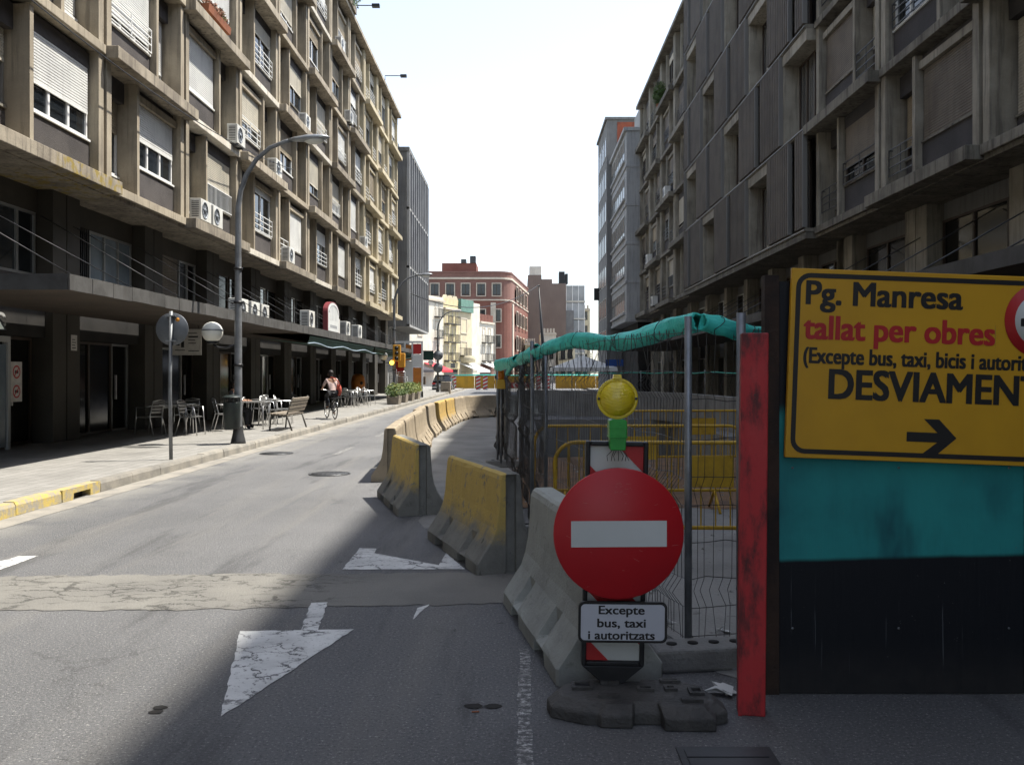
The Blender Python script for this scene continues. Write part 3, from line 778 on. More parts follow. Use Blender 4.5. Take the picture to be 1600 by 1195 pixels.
g = MB(); g.box(-.15, 11.1, -.1, L+.1, 18.7, 18.95); g.build('roof', MT['lightgrey'], GB)
g = MB(); g.box(1.5, 6, 2, 7, 18.95, 21.5); g.build('roof_room', MT['lightgrey'], GB)
TB = thing('tall_dark_block', 'tall dark grey narrow block with bare brick flank at the end of the right row', 'building', (7.0, 73.0, 0))
MT['brick_flank'] = mat('brick_flank', (.30,.085,.045), (.22,.065,.04), 2, .9, .5, 20, streak=.3, rand=.05)
g = MB(); g.box(.05, 12, .0, 8.2, 0, 22.4); g.build('wall', MT['midgrey'], TB)
g = MB(); g.box(.9, 11.9, -.06, -.0, 17.5, 22.2); g.build('brick_flank', MT['brick_flank'], TB)
g = MB(); g.box(-.1, 12.1, -.15, 8.3, 22.4, 22.6); g.build('roof', MT['midgrey'], TB)
for k in range(7):
    for q in range(5):
        o = put('window', frame_mesh(1.0, 1.6, 1, 1, 'frame_alu'), TB, (.03, .5+q*1.5, 3.6+k*2.65)); put('pane', pane_mesh(.9, 1.5, 1, 'shopglass'), o, (-.02, .05, .05))
g = MB(); g.box(-.4, .05, 7.3, 7.5, 8.2, 9.3); g.build('wall_sign', MT['black'], TB)
# canopy along the right shops
c2 = thing('canopy', 'dark flat canopy along the shaded shops behind the mesh fence', 'canopy', (6.2, 6.0, 3.0))
g = MB(); g.box(.03, 3.3, 0, 50, 0, .12); g.build('soffit', MT['canopy_under'], c2)
g = MB(); g.box(0, .03, 0, 50, -.03, .2); g.build('fascia', MT['canopy_fascia'], c2)
for k in range(18):
    g = MB(); g.tube([(.2, 1+k*2.7, .12), (3.3, 1+k*2.7, 1.9)], .014, 5); g.build('tie_rod', MT['darkgrey'], c2)

# ---------------------------------------------------------------- finned office block on the left
FB = thing('finned_office_block', 'grey concrete office block with projecting vertical fins beyond the beige block', 'building', (-8.35, 66.0, 0))
L = 13.5
g = MB(); g.box(-12, -.12, .05, L, 5.1, 18.2); g.build('wall', MT['midgrey'], FB)
g = MB(); g.box(-12, -1.6, .3, L, 0, 5.1); g.build('ground_floor_wall', MT['midgrey'], FB)
for k in range(3): 
    z = 5.1 + k*4.35
    g = MB(); g.box(-.12, .06, 0, L, z-.001, z+.16); g.build('band', MT['lightgrey'], FB)
g = MB(); g.box(-12.02, .08, -.05, L+.05, 18.1, 18.4); g.build('roof', MT['midgrey'], FB)
g = MB(); g.box(-.12, .10, 0, .25, 5.11, 18.05); g.build('end_frame', MT['lightgrey'], FB)
fin = boxm('fbfin', 'fin', 'lightgrey', -.14, .12, 0, .16, 5.27, 18.08); pn = boxm('fbpane', 'pane', 'frame_brown', -.13, -.06, 0, 1.15, 5.3, 18.05)
for k in range(10): put('fin', fin, FB, (0, 1.35+k*1.33, 0)); put('pane', pn, FB, (0, .22+k*1.33, 0))
g = MB(); 
for (a, b, c, d) in ((-.9,-.8,0,.12),): g.box(-1.75,-1.55,.4,.6,3.2,5.1); g.box(-1.75,-1.55,1.9,2.1,3.2,5.1); g.box(-1.75,-1.55,.4,2.1,5.0,5.099)
g.build('portal_frame', MT['lightgrey'], FB)
for k in range(5):
    o = put('window', frame_mesh(1.6, 1.6, 2, -1, 'frame_brown'), FB, (-1.6, 2.6+k*2.1, 3.2)); put('pane', pane_mesh(1.5, 1.5, -1, 'glass'), o, (0,.05,.05))
for (x, y) in ((-4,3),(-2,1.2),(-2,2.2)):
    g = MB(); g.box(x,x+.9,y,y+.8,18.4,19.3); g.build('roof_plant', MT['darkgrey'], FB)
# ---------------------------------------------------------------- houses closing the street
MT['stucco_white'] = mat('stucco_white', (.62,.59,.51), (.54,.51,.44), .8, .9, .1, 20, streak=.25, rand=.03)
MT['stucco_yellow'] = mat('stucco_yellow', (.58,.50,.30), (.50,.43,.26), .8, .9, .1, 20, streak=.25, rand=.03)
MT['stucco_cream'] = mat('stucco_cream', (.55,.49,.34), (.47,.41,.29), .8, .9, .1, 20, streak=.25, rand=.03)
def brick_mat(nm, c1, c2, mo):
    t = NT(nm); P = t.P(True); sx = t.sep(P)
    cb = t.n('ShaderNodeCombineXYZ'); t.set(cb.inputs[0], t.math('ADD', sx[0], sx[1])); t.set(cb.inputs[1], sx[2])
    br = t.n('ShaderNodeTexBrick'); t.set(br.inputs['Vector'], cb.outputs[0]); br.inputs['Scale'].default_value = 1
    br.inputs['Brick Width'].default_value = .28; br.inputs['Row Height'].default_value = .075; br.inputs['Mortar Size'].default_value = .008
    t.set(br.inputs['Color1'], c1); t.set(br.inputs['Color2'], c2); t.set(br.inputs['Mortar'], mo)
    col = t.mix(t.math('MULTIPLY', t.ramp(t.noise(P, .5, 5), .4, .75), .45), br.outputs['Color'], tuple(v*.6 for v in c1))
    return t.out(col, .85, t.bump(br.outputs['Fac'], .2, .01))
MT['brick_red'] = brick_mat('brick_red', (.20,.075,.053), (.165,.06,.045), (.145,.088,.07))
MT['brick_dull'] = brick_mat('brick_dull', (.21,.105,.085), (.18,.09,.072), (.16,.1,.085))
MT['trim_stone'] = mat('trim_stone', (.52,.46,.38), (.44,.39,.32), 1, .85, .1, 20, rand=.03)
MT['green_net'] = mat('green_netting', (.13,.25,.205), (.10,.19,.155), 3, .8, .2, 30)
def fwin(root, u, z, w=1.0, h=1.6, balcony=False, frame='frame_brown', trim='trim_stone', x=0, shut=None):
    """window on a facade looking along local +x"""
    o = put('window', frame_mesh(w, h, 2, -1, frame), root, (x-.06, u, z))
    put('pane', pane_mesh(w-.11, h-.11, -1, 'glass'), o, (.0, .055, .055))
    if trim:
        g = MB(); t = .14
        g.box(-.02,.05,-t,0,-.1,h+t); g.box(-.02,.05,w,w+t,-.1,h+t); g.box(-.02,.05,0,w,h,h+t); g.box(-.02,.09,-t,w+t,-.22,-.1)
        put('surround', cached(('sur', round(w,2), round(h,2), trim), lambda: g.mesh('surround', MT[trim])), o, (.06, 0, 0))
    if shut: put('shutter', shutter_mesh(w-.04, h*shut, -1, 'shut_ivory'), o, (.025, .02, h))
    if balcony:
        def mk():
            g = MB(); g.box(-.02,.6,-.35,w+.35,-.14,-.02)
            for k in range(int((w+.7)/.12)+1): g.box(.56,.585,-.35+k*.12,-.335+k*.12,0,.9)
            g.box(.55,.6,-.35,w+.35,.88,.92)
            for yy in (-.35, w+.33): g.box(0,.58,yy,yy+.02,.88,.92); g.box(.28,.3,yy,yy+.02,0,.9)
            return g.mesh('balcony', MT['black'])
        put('balcony', cached(('bal', round(w,2)), mk), o, (.06, 0, 0))
    return o
RA = Vector((-11.4, 106, 0)); RD = Vector((7.1, 18, 0)); RL = RD.length; RROT = -math.atan2(7.1, 18)
def house(t0, t1, h, m, label):
    p = RA + RD*t0; W = RL*(t1-t0)
    o = thing('town_house', label, 'house', p, (0, 0, RROT), 'old town houses closing the street')
    g = MB(); g.box(-9, 0, .01, W-.01, 0, h); g.build('wall', MT[m], o)
    return o, W
o, W = house(-.35, 0, 11.4, 'stucco_white', 'white stucco house half hidden behind the finned block'); 
for k in range(3): fwin(o, W-1.8, 3.6+k*2.6, .9, 1.7)
o, W = house(0, .25, 11.0, 'stucco_white', 'narrow white town house left of the yellow house')
g = MB(); g.box(-.4,.25,-.02,W+.02,10.4,10.65); g.build('cornice', MT['trim_stone'], o)
for k in range(3): fwin(o, W*.55, 3.4+k*2.6, .9, 1.9, k > 0)
o, W = house(.25, .47, 11.0, 'stucco_yellow', 'yellow town house with dark iron balconies and wavy parapet')
g = MB(); g.box(-.4,.3,-.02,W+.02,9.6,9.85); g.build('cornice', MT['trim_stone'], o)
g = MB()
for k in range(3): g.prism([(W*k/3+.1,11.0),(W*(k+1)/3-.1,11.0),(W*(k+1)/3-.5,11.45),(W*k/3+.5,11.45)], 'x', -.3, 0)
g.build('parapet', MT['stucco_cream'], o)
for u in (W*.12, W*.6):
    for k in range(3): fwin(o, u, 3.3+k*2.3, .85, 1.8, True)
g = MB(); g.box(0,.25,.1,W-.1,2.2,3.0); g.build('shop_fascia', MT['stucco_yellow'], o)
g = MB(); g.box(.26,.27,W*.35,W*.65,2.3,2.9); g.build('shop_sign', MT['black'], o)
g = MB(); g.box(0,.03,.2,W-.2,.1,2.1); g.build('shop_window', MT['glass'], o)
o, W = house(.47, .68, 9.6, 'stucco_cream', 'cream town house with green netting on its top storey')
g = MB(); g.box(-3,.35,.1,W-.1,9.6,11.2); g.build('netting', MT['green_net'], o)
for k in range(2): fwin(o, W*.2, 4.0+k*3.0, 1.7, 1.7, k == 0, shut=.4*k)
fwin(o, W*.2, 1.0, 1.2, 2.2)
g = MB(); g.lathe([(.0,-.9),(1.3,-.85),(1.5,0)], 16); g.build('bay_base', MT['stucco_cream'], o, (0, W*.5, 3.9))
o, W = house(.68, .82, 11.0, 'stucco_white', 'plain white town house with three stacked square windows')
for k in range(4): fwin(o, W*.25, 1.9+k*2.35, 1.5, 1.3, False, 'frame_white', None, shut=.5 if k in (1,3) else 0)
o, W = house(.82, 1.06, 8.7, 'stucco_white', 'white town house with round balconies under a red tiled terrace')
g = MB(); g.box(-.4,.2,-.02,W+.02,8.45,8.7); g.build('cornice', MT['trim_stone'], o)
g = MB(); [g.box(-.2,0,.1+k*.5,.5+k*.5,8.7,9.7) for k in range(int(W/.5))]; stuff(g.build('terrace_wall', MT['brick_red'], o))
for u in (W*.2, W*.62):
    for k in range(2): fwin(o, u, 3.4+k*2.5, .75, 1.9, True)
g = MB(); g.box(0,.1,.1,W-.1,.1,2.8); g.build('shop_front', MT['brick_dull'], o)
# shop awnings in front of them
MT['awn_white'] = mat('awning_white', (.66,.66,.64), (.58,.58,.56), 2, .8, 0, 20)
MT['awn_red'] = plain('awning_red', (.5,.03,.045), .8); MT['awn_dark'] = plain('awning_dark', (.03,.028,.035), .8)
def street_awning(t, wd, m, label, z=2.9, out=2.4):
    p = RA + RD*t
    o = thing('shop_awning', label, 'awning', (p.x, p.y, 0), (0,0,RROT))
    g = MB(); g.prism([(0.02,z),(out,z-.9),(out,z-1.15),(out-.02,z-1.15),(out-.02,z-.95),(0.02,z-.06)], 'y', 0, wd); g.build('fabric', MT[m], o)
    g = MB(); [g.tube([(0,y,z-1.1),(out-.05,y,z-1.0)], .02, 5) for y in (.2, wd-.2)]; g.build('arm', MT['darkgrey'], o)
street_awning(-.30, 3.4, 'awn_dark', 'dark purple shop awning beside the street pole')
street_awning(-.02, 3.0, 'awn_red', 'red and white shop awning left of the parked car')
street_awning(.50, 4.2, 'awn_white', 'white shop awning left of the drain pipe')
street_awning(.84, 3.6, 'awn_white', 'white shop awning next to the nearest fence post', 3.1)

# red brick office
RBk = thing('brick_office', 'large red brick corner building with rounded edge and stone window frames', 'building', (-1.4, 138, 0))
Wf, Ls = 15.0, 27.0
n = 6; cr = 2.4
corner = [(-cr+cr*math.sin(R(90*k/n)), cr-cr*math.cos(R(90*k/n))) for k in range(n+1)]
side_dir = Vector((2.7, 27)).normalized()
def side_pt(t): return (side_dir.x*t, side_dir.y*t)
poly = [(-Wf, 0)] + corner + [side_pt(Ls), (-Wf, Ls)]
g = MB(); g.prism(poly, 'z', 0, 13.0); g.build('wall', MT['brick_red'], RBk)
g = MB(); g.prism(poly, 'z', 13.0, 17.2); g.build('upper_wall', MT['brick_dull'], RBk)
def scale_poly(k): return [(-Wf,-k)] + [(x+k*.7, y-k*.7) for x, y in corner] + [(side_pt(Ls)[0]+k, Ls), (-Wf, Ls)]
g = MB(); g.prism(scale_poly(.18), 'z', 16.2, 16.5); g.prism(scale_poly(.12), 'z', 12.9, 13.1); g.build('cornice', MT['trim_stone'], RBk)
g = MB(); g.prism(scale_poly(.1), 'z', 17.2, 17.45); g.build('roof', MT['brick_dull'], RBk)
g = MB(); g.box(-11.0,-5.6,1.5,8,17.45,18.9); g.build('roof_room', MT['brick_red'], RBk)
g = MB(); g.box(-6.6,-5.7,1.3,3,18.9,20.0); g.box(-8.0,-7.2,1.3,3,18.9,19.5); g.build('chimney', MT['darkgrey'], RBk)
for row, z in enumerate((13.6, 9.6, 5.6)):
    for k in range(5):
        w_ = fwin(RBk, 0, 0, 1.25, 1.75, False, 'frame_brown', 'trim_stone'); w_.rotation_euler = (0,0,R(-90)); w_.location = (-12.6+k*2.4, -.06, z+.15)
    for k in range(4):
        w_ = fwin(RBk, 0, 0, 2.4, 2.1, False, 'frame_brown', 'trim_stone'); a = -math.atan2(2.7, 27); w_.rotation_euler = (0,0,a)
        p = side_pt(6.0 + k*5.2); w_.location = (p[0]+.04, p[1], z-.1)
        if row == 2: pass
for k in range(4):
    w_ = fwin(RBk, 0, 0, 1.9, 2.3, False, 'frame_brown', 'trim_stone'); w_.rotation_euler = (0,0,-math.atan2(2.7,27)); p = side_pt(6.0+k*5.2); w_.location = (p[0]+.04, p[1], 1.9)
g = MB(); g.prism([(-3.3,-.12),(-2.5,-.12),(-2.5,.02),(-3.3,.02)], 'z', .5, 12.6); g.prism([(.0,2.2),(.14,2.2),(.3,3.8),(.16,3.8)], 'z', .5, 12.6); g.build('stone_strip', MT['trim_stone'], RBk)
MT['glass_pale'] = mat('pale_glazing', (.36,.37,.37), (.26,.27,.27), .6, .3, 0, 20, rand=.1, fine=.1)
# brown block beyond
BB = thing('brown_block', 'tall brown block with blank rendered flank and white glazed balconies', 'building', (1.3, 168, 0))
MT['brown_render'] = mat('brown_render', (.20,.155,.13), (.17,.13,.11), .3, .9, .1, 15, streak=.2, rand=0)
g = MB(); g.box(0, 7.2, 0, 25, 0, 18.6); g.box(0, 2.6, 0.02, 25, 18.6, 20.2); g.box(2.6,4.6,.02,25,18.6,19.4); g.build('wall', MT['brown_render'], BB)
g = MB(); g.box(.3, 2.6, 1.5, 6, 20.2, 22.0); g.build('roof_room', MT['stucco_white'], BB)
g = MB(); g.box(5.9, 7.0, .5, 3, 18.6, 20.9); g.box(7.1,7.6,.5,3,18.6,20.5); g.build('chimney', MT['black'], BB)
g = MB(); g.box(7.2, 8.7, .3, 25, 1, 13.5); g.build('side_wall', MT['midgrey'], BB)
for k in range(5):
    z = 2 + k*3.3
    g = MB(); g.box(7.3, 11.0, 2, 22, z, z+.3); g.build('balcony_slab', MT['stucco_white'], BB)
    g = MB(); g.box(7.35, 10.8, 2.1, 22, z+.3, z+3.2); g.build('glazing', MT['glass_pale'], BB)
    g = MB(); [g.box(7.32+q*1.15, 7.45+q*1.15, 2.0, 2.08, z+.3, z+3.25) for q in range(4)]; stuff(g.build('glazing_bars', MT['frame_white'], BB))
for (x, wd, h, m, label, yy) in ((4.6, 2.6, 8.5, 'stucco_white', 'narrow white house below the brown block', 150), (1.6, 1.8, 6.8, 'stucco_yellow', 'small yellow house beside the brick building', 150), (7.6, 2.8, 7.0, 'stucco_cream', 'cream house with crenellated parapet behind the fence', 148), (13.0, 3.5, 15.5, 'stucco_cream', 'tall ornate cream house with balconies at the far right end', 190)):
    o = thing('town_house', label, 'house', (x, yy, 0), (0,0,0), 'old town houses closing the street')
    g = MB(); g.box(-wd/2, wd/2, 0, 10, 0, h); g.build('wall', MT[m], o)
    g = MB(); [g.box(-wd/2+q*wd/5, -wd/2+(q+.6)*wd/5, -.1, .2, h, h+.7) for q in range(5)]; g.box(-wd/2-.1, wd/2+.1, -.25, .3, h-.4, h-.1); stuff(g.build('parapet', MT['trim_stone'], o))
    for z in range(int(h/3)):
        for q in range(2):
            w_ = fwin(o, 0, 0, wd*.28, 1.8, q == 0, trim=None); w_.rotation_euler = (0,0,R(-90)); w_.location = (-wd*.36+q*wd*.42, -.06, 1+z*3)
# ---------------------------------------------------------------- street furniture, left pavement
PZ = .15
def ellipsoid(g, c, rx, ry, rz, n=16, m=8, mi=0):
    prof = []
    vs = []; fs = []
    for i in range(m+1):
        a = math.pi*i/m - math.pi/2
        for k in range(n):
            b = 2*math.pi*k/n; vs.append((c[0]+rx*math.cos(a)*math.cos(b), c[1]+ry*math.cos(a)*math.sin(b), c[2]+rz*math.sin(a)))
    for i in range(m):
        for k in range(n): fs.append((i*n+k, i*n+(k+1)%n, (i+1)*n+(k+1)%n, (i+1)*n+k))
    g.add(vs, fs, mi, True)
def street_lamp(label, x, y, h=6.45, globe=True, sc_=1.0):
    o = thing('street_lamp', label, 'street lamp', (x, y, PZ), (0,0,0), 'arched street lamps on the left pavement')
    k = h/6.45
    pts = [(0,0,0),(0,0,.25),(0,0,2.4),(0,0,4.9*k)] + [(.05,0,5.25*k),(.17,0,5.58*k),(.38,0,5.9*k),(.66,0,6.14*k),(.98,0,6.27*k),(1.12,0,6.3*k)]
    rs = [.10,.085,.078,.06,.056,.052,.048,.045,.042,.042]
    g = MB(); g.tube(pts, rs, 10); g.build('pole', MT['postgrey'], o)
    g = MB(); g.lathe([(.16,0),(.15,.05),(.11,.22),(.10,.35),(.10,.36)], 12); g.build('base', MT['darkgrey'], o)
    g = MB()
    for z in (1.6, 2.9, 3.6): g.lathe([(.095,z),(.095,z+.05)], 12)
    stuff(g.build('clamp_band', MT['black'], o))
    # luminaire: flattened hood
    g = MB(); st = [(1.05,.05,.03,-.02),(1.2,.09,.06,-.04),(1.45,.14,.085,-.06),(1.7,.14,.08,-.05),(1.85,.09,.05,-.02),(1.9,.03,.02,0)]; n = 12; vs = []
    for (xx, hw, zt, zb) in st:
        for q in range(n):
            a = 2*math.pi*q/n; zz = math.sin(a); vs.append((xx, hw*math.cos(a), 6.3*k+.06*(xx-1.05)+ (zt if zz > 0 else -zb)*zz))
    g.add(vs, [(i*n+q, i*n+(q+1)%n, (i+1)*n+(q+1)%n, (i+1)*n+q) for i in range(len(st)-1) for q in range(n)] + [tuple(range(n)), tuple((len(st)-1)*n+q for q in range(n))], 0, True)
    g.build('lamp_head', MT['galv'], o)
    g = MB(); ellipsoid(g, (1.58,0,6.3*k+.0), .22, .11, .09); g.build('lamp_lens', MT['lampglobe'], o)
    if globe:
        g = MB(); g.tube([(-.05,0,2.05),(-.25,0,1.98),(-.42,0,1.99),(-.52,0,2.06)], .022, 6); g.lathe([(.09,2.06),(.12,2.11)], 12, (-.54,0,0)); g.build('globe_bracket', MT['black'], o)
        g = MB(); ellipsoid(g, (-.54,0,2.31), .215, .215, .215, 20, 12); gl = g.build('lamp_globe', MT['lampglobe'], o)
        g = MB(); g.lathe([(.214,2.335),(.219,2.34),(.219,2.36),(.213,2.365)], 20, (-.54,0,0)); g.build('globe_band', MT['galv'], gl)
    return o
street_lamp('grey arched street lamp with white globe beside the litter bin', -5.88, 18.5)
street_lamp('grey arched street lamp with traffic light behind the planters', -6.27, 44)
street_lamp('thin grey arched street lamp before the parked car', -6.5, 69.5)
# litter bin
b = thing('litter_bin', 'dark green cylindrical litter bin with domed lid on the lamp post', 'litter bin', (-5.93, 18.25, PZ))
MT['bin'] = mat('bin_green', (.022,.03,.028), (.016,.02,.02), 4, .45, .05, 40, rand=0)
g = MB(); g.lathe([(.15,.32),(.165,.34),(.172,.85),(.172,.86)], 18); g.build('bin_body', MT['bin'], b)
g = MB(); g.lathe([(.20,.955),(.19,.97),(.12,1.005),(0,1.015)], 18); g.build('bin_lid', MT['bin'], b)
g = MB(); [g.box(-.01+.15*math.cos(a),.01+.15*math.cos(a),-.01+.15*math.sin(a),.01+.15*math.sin(a),.86,.96) for a in (.5,2.1,3.7,5.3)]; g.box(-.03,.03,.14,.2,.4,.7); stuff(g.build('lid_posts', MT['bin'], b))
# round sign seen from behind
s_ = thing('round_sign', 'round traffic sign seen from its grey back on a thin pole', 'traffic sign', (-5.9, 15.0, PZ))
g = MB(); g.tube([(0,0,0),(-.02,0,1.2),(.0,0,2.5)], .031, 10); g.build('pole', MT['postgrey'], s_)
MT['signback'] = mat('sign_back_grey', (.13,.14,.155), (.10,.11,.12), 3, .5, 0, 40, metal=.3, rand=0)
g = MB(); g.lathe([(.27,.035),(.275,.04),(.275,.055),(.27,.06)], 32, (0,0,2.2), 'y'); sg = g.build('sign_plate', MT['signback'], s_)
g = MB(); [g.box(-.08,.08,-.036,.034,z-.012,z+.012) for z in (2.0,2.42)]; g.build('bracket', MT['galv'], s_)
MT['sticker'] = plain('sticker', (.6,.25,.03), .5)
g = MB(); g.lathe([(.035,.030),(.035,.0345)], 12, (.1,0,2.36), 'y'); g.build('sticker', MT['sticker'], sg)
# triangular sign on the left edge
t_ = thing('triangle_sign', 'white triangular warning sign cut by the left picture edge', 'traffic sign', (-7.72, 13.0, PZ))
g = MB(); g.tube([(0,0,0),(0,0,2.75)], .03, 8); g.build('pole', MT['postgrey'], t_)
g = MB(); g.prism([(-.36,2.08),(.23,2.08),(-.065,2.6)], 'y', -.06, -.04); g.build('sign_plate', MT['inkprint'], t_)
MT['reflwhite'] = plain('reflective_white', (.62,.66,.56), .4)
g = MB(); g.prism([(-.335,2.095),(.205,2.095),(-.065,2.57)], 'y', -.064, -.0605); g.build('sign_face', MT['reflwhite'], t_)

# bench with its back to the road
bn = thing('bench', 'slatted bench with its back to the road beside the cyclist', 'bench', (-5.95, 22.4, PZ))
MT['benchmetal'] = mat('bench_metal', (.085,.08,.07), (.06,.055,.05), 5, .5, .05, 40, metal=.3)
MT['benchslat'] = mat('bench_slat', (.27,.23,.18), (.19,.16,.125), 6, .6, .1, 40, rand=.2)
sl = boxm('bslat', 'seat_slat', 'benchslat', -.04, .04, 0, 1.7, 0, .028)
for k in range(5): put('seat_slat', sl, bn, (-.36+k*.095, 0, .42-.008*k))
for k in range(4): put('back_slat', sl, bn, (.10+k*.035, 0, .50+k*.095), (0, R(-72), 0))
for y in (.08, 1.6):
    g = MB(); g.tube([(-.40,y,0),(-.36,y,.40),(.02,y,.37),(.20,y,.86)], .022, 6); g.tube([(.04,y,.38),(.16,y,0)], .022, 6); g.build('leg', MT['benchmetal'], bn)

# terrace chairs and tables
def make_chair():
    o = thing('terrace_chair', 'x', 'chair')
    for (x, s) in ((-.22,-1),(.22,1)):
        g = MB(); g.tube([(x,.24,0),(x,.20,.44),(x*1.12,.17,.66),(x*1.12,-.14,.67),(x*.95,-.25,.70)], .013, 6); g.build('arm_leg', MT['alu'], o)
        g = MB(); g.tube([(x*.95,-.30,0),(x*.9,-.18,.44),(x*.85,-.27,.80)], .013, 6); g.build('rear_leg', MT['alu'], o)
    g = MB(); [g.box(-.2,.2,-.19+k*.075,-.135+k*.075,.43,.445) for k in range(5)]; g.box(-.21,-.19,-.2,.21,.415,.43); g.box(.19,.21,-.2,.21,.415,.43); g.build('seat', MT['alu'], o)
    g = MB(); [g.box(-.18,.18,-.215-.018*k,-.20-.018*k,.52+k*.075,.565+k*.075) for k in range(4)]; g.tube([(-.187,-.27,.8),(0,-.29,.83),(.187,-.27,.8)], .013, 6); g.build('backrest', MT['alu'], o)
    return o
def make_table():
    o = thing('terrace_table', 'x', 'table')
    g = MB(); g.box(-.33,.33,-.33,.33,.70,.73); g.build('table_top', MT['alu'], o, bevel=.01)
    for (x, y) in ((-.28,-.28),(.28,-.28),(-.28,.28),(.28,.28)):
        g = MB(); g.tube([(x,y,0),(x*.95,y*.95,.70)], .018, 6); g.build('leg', MT['alu'], o)
    return o
ch0, tb0 = make_chair(), make_table(); used = {}
def place(proto, key, x, y, rot, label, group):
    o = proto if key not in used else copy_tree(proto); used[key] = 1
    o.location = (x, y, PZ); o.rotation_euler = (0,0,R(rot)); o['label'] = label; o['group'] = group
    return o
GT = 'aluminium terrace tables outside the bars'; GC = 'aluminium terrace chairs outside the bars'
place(ch0, 'c', -8.72, 20.9, 70, 'aluminium terrace chair nearest the dark shop door', GC)
place(ch0, 'c', -7.78, 21.0, -95, 'aluminium chair with slatted back just right of the round sign pole', GC)
place(ch0, 'c', -8.3, 22.1, 170, 'aluminium chair on the far side of the nearest table', GC)
place(ch0, 'c', -7.5, 22.5, -60, 'aluminium chair in the shade left of the litter bin', GC)
place(ch0, 'c', -7.55, 23.3, 100, 'aluminium chair under the seated person', GC)
place(ch0, 'c', -6.98, 24.9, -100, 'aluminium chair in the sun left of the bench', GC)
place(ch0, 'c', -6.85, 25.7, -80, 'aluminium chair partly lit just behind the bench end', GC)
place(ch0, 'c', -7.7, 25.9, 80, 'aluminium chair on the shaded side of the table behind the bin', GC)
place(tb0, 't', -8.2, 21.25, 4, 'square aluminium table between the chairs behind the round sign', GT)
place(tb0, 't', -6.95, 23.3, 0, 'square aluminium table behind the litter bin', GT)
place(tb0, 't', -7.3, 25.3, -5, 'square aluminium table left of the bench', GT)
for i, (x, y, r_) in enumerate(((-7.05,40.0,-95),(-7.05,41.6,-80),(-7.7,40.4,90),(-7.9,38.5,80),(-7.3,38.3,-100),(-7.75,42.2,95))):
    place(ch0, 'c', x, y, r_, 'aluminium chair of the far terrace ' + ['in the sun nearest the planters','in the sun behind its sunlit neighbour','across the first table','nearest the cyclist on the wall side','nearest the cyclist on the road side','across the second table'][i], GC)
place(tb0, 't', -7.4, 40.9, 0, 'square table in the middle of the far terrace', GT)
place(tb0, 't', -7.55, 38.4, 0, 'square table of the far terrace nearest the cyclist', GT)
# stacked chairs
def stack_chair():
    g = MB(); g.tube([(-.22,.24,0),(-.2,.2,.2),(.2,.2,.2),(.22,.24,0)], .02, 5)
    for k in range(5): g.box(-.2,.2,-.19+k*.075,-.13+k*.075,.2,.225)
    g.tube([(-.2,-.2,.2),(-.2,-.27,.5),(.2,-.27,.5),(.2,-.2,.2)], .02, 5)
    return g.mesh('stacked_chair', MT['alu'])
scm = stack_chair()
for sx, sy, n, nm in ((-6.95, 48.5, 12, 'left'), (-6.45, 48.6, 11, 'right')):
    for k in range(n):
        tag(put('stacked_chair', scm, None, (sx, sy-.006*k, PZ+k*.105), (0,0,R(4 if nm == 'left' else -6))), '%s aluminium chair from the bottom of the %s stack behind the planters' % (['lowest','second','third','fourth','fifth','sixth','seventh','eighth','ninth','tenth','eleventh','twelfth'][k], nm), 'chair', 'stacked chairs, %s stack' % nm)
# planters with shrubs
def leaf_cloud(name, c, r, n, m, parent, seed, size=.06):
    rr = random.Random(seed); g = MB()
    for _ in range(n):
        d = Vector((rr.gauss(0,1), rr.gauss(0,1), rr.gauss(0,1))).normalized() * (rr.random()**.45)
        p = Vector((c[0]+d.x*r[0], c[1]+d.y*r[1], c[2]+d.z*r[2]))
        a = Vector((rr.uniform(-1,1), rr.uniform(-1,1), rr.uniform(-.6,1))).normalized(); b_ = a.orthogonal().normalized(); s = size*rr.uniform(.6,1.4)
        g.add([p-b_*s*.4, p+a*s-b_*s*.05, p+a*s*1.4, p+b_*s*.4], [(0,1,2,3)])
    return stuff(g.build(name, m, parent))
for i, (y, lab) in enumerate(((41.6,'nearest concrete planter with low green shrubs by the kerb'),(44.2,'second concrete planter with green shrubs by the kerb'),(46.9,'third concrete planter with yellow flowering shrubs'),(49.6,'farthest concrete planter with bushy yellow green shrubs'))):
    o = thing('planter', lab, 'planter', (-6.0, y, PZ), (0,0,0), 'concrete planters along the kerb')
    g = MB(); g.prism([(-.26,0),(.26,0),(.30,.42),(.24,.42),(.22,.34),(-.22,.34),(-.24,.42),(-.30,.42)], 'y', 0, 1.0); g.build('trough', MT['planter'], o, bevel=.01)
    leaf_cloud('foliage', (0, .55, .62), (.42,.95,.33), 900, MT['leaf'] if i < 2 else MT['leaf_yellow'], o, 40+i, .07)
    leaf_cloud('foliage', (.05, .5, .72), (.36,.8,.3), 350, MT['leaf_yellow'] if i < 2 else MT['leaf'], o, 60+i, .06)
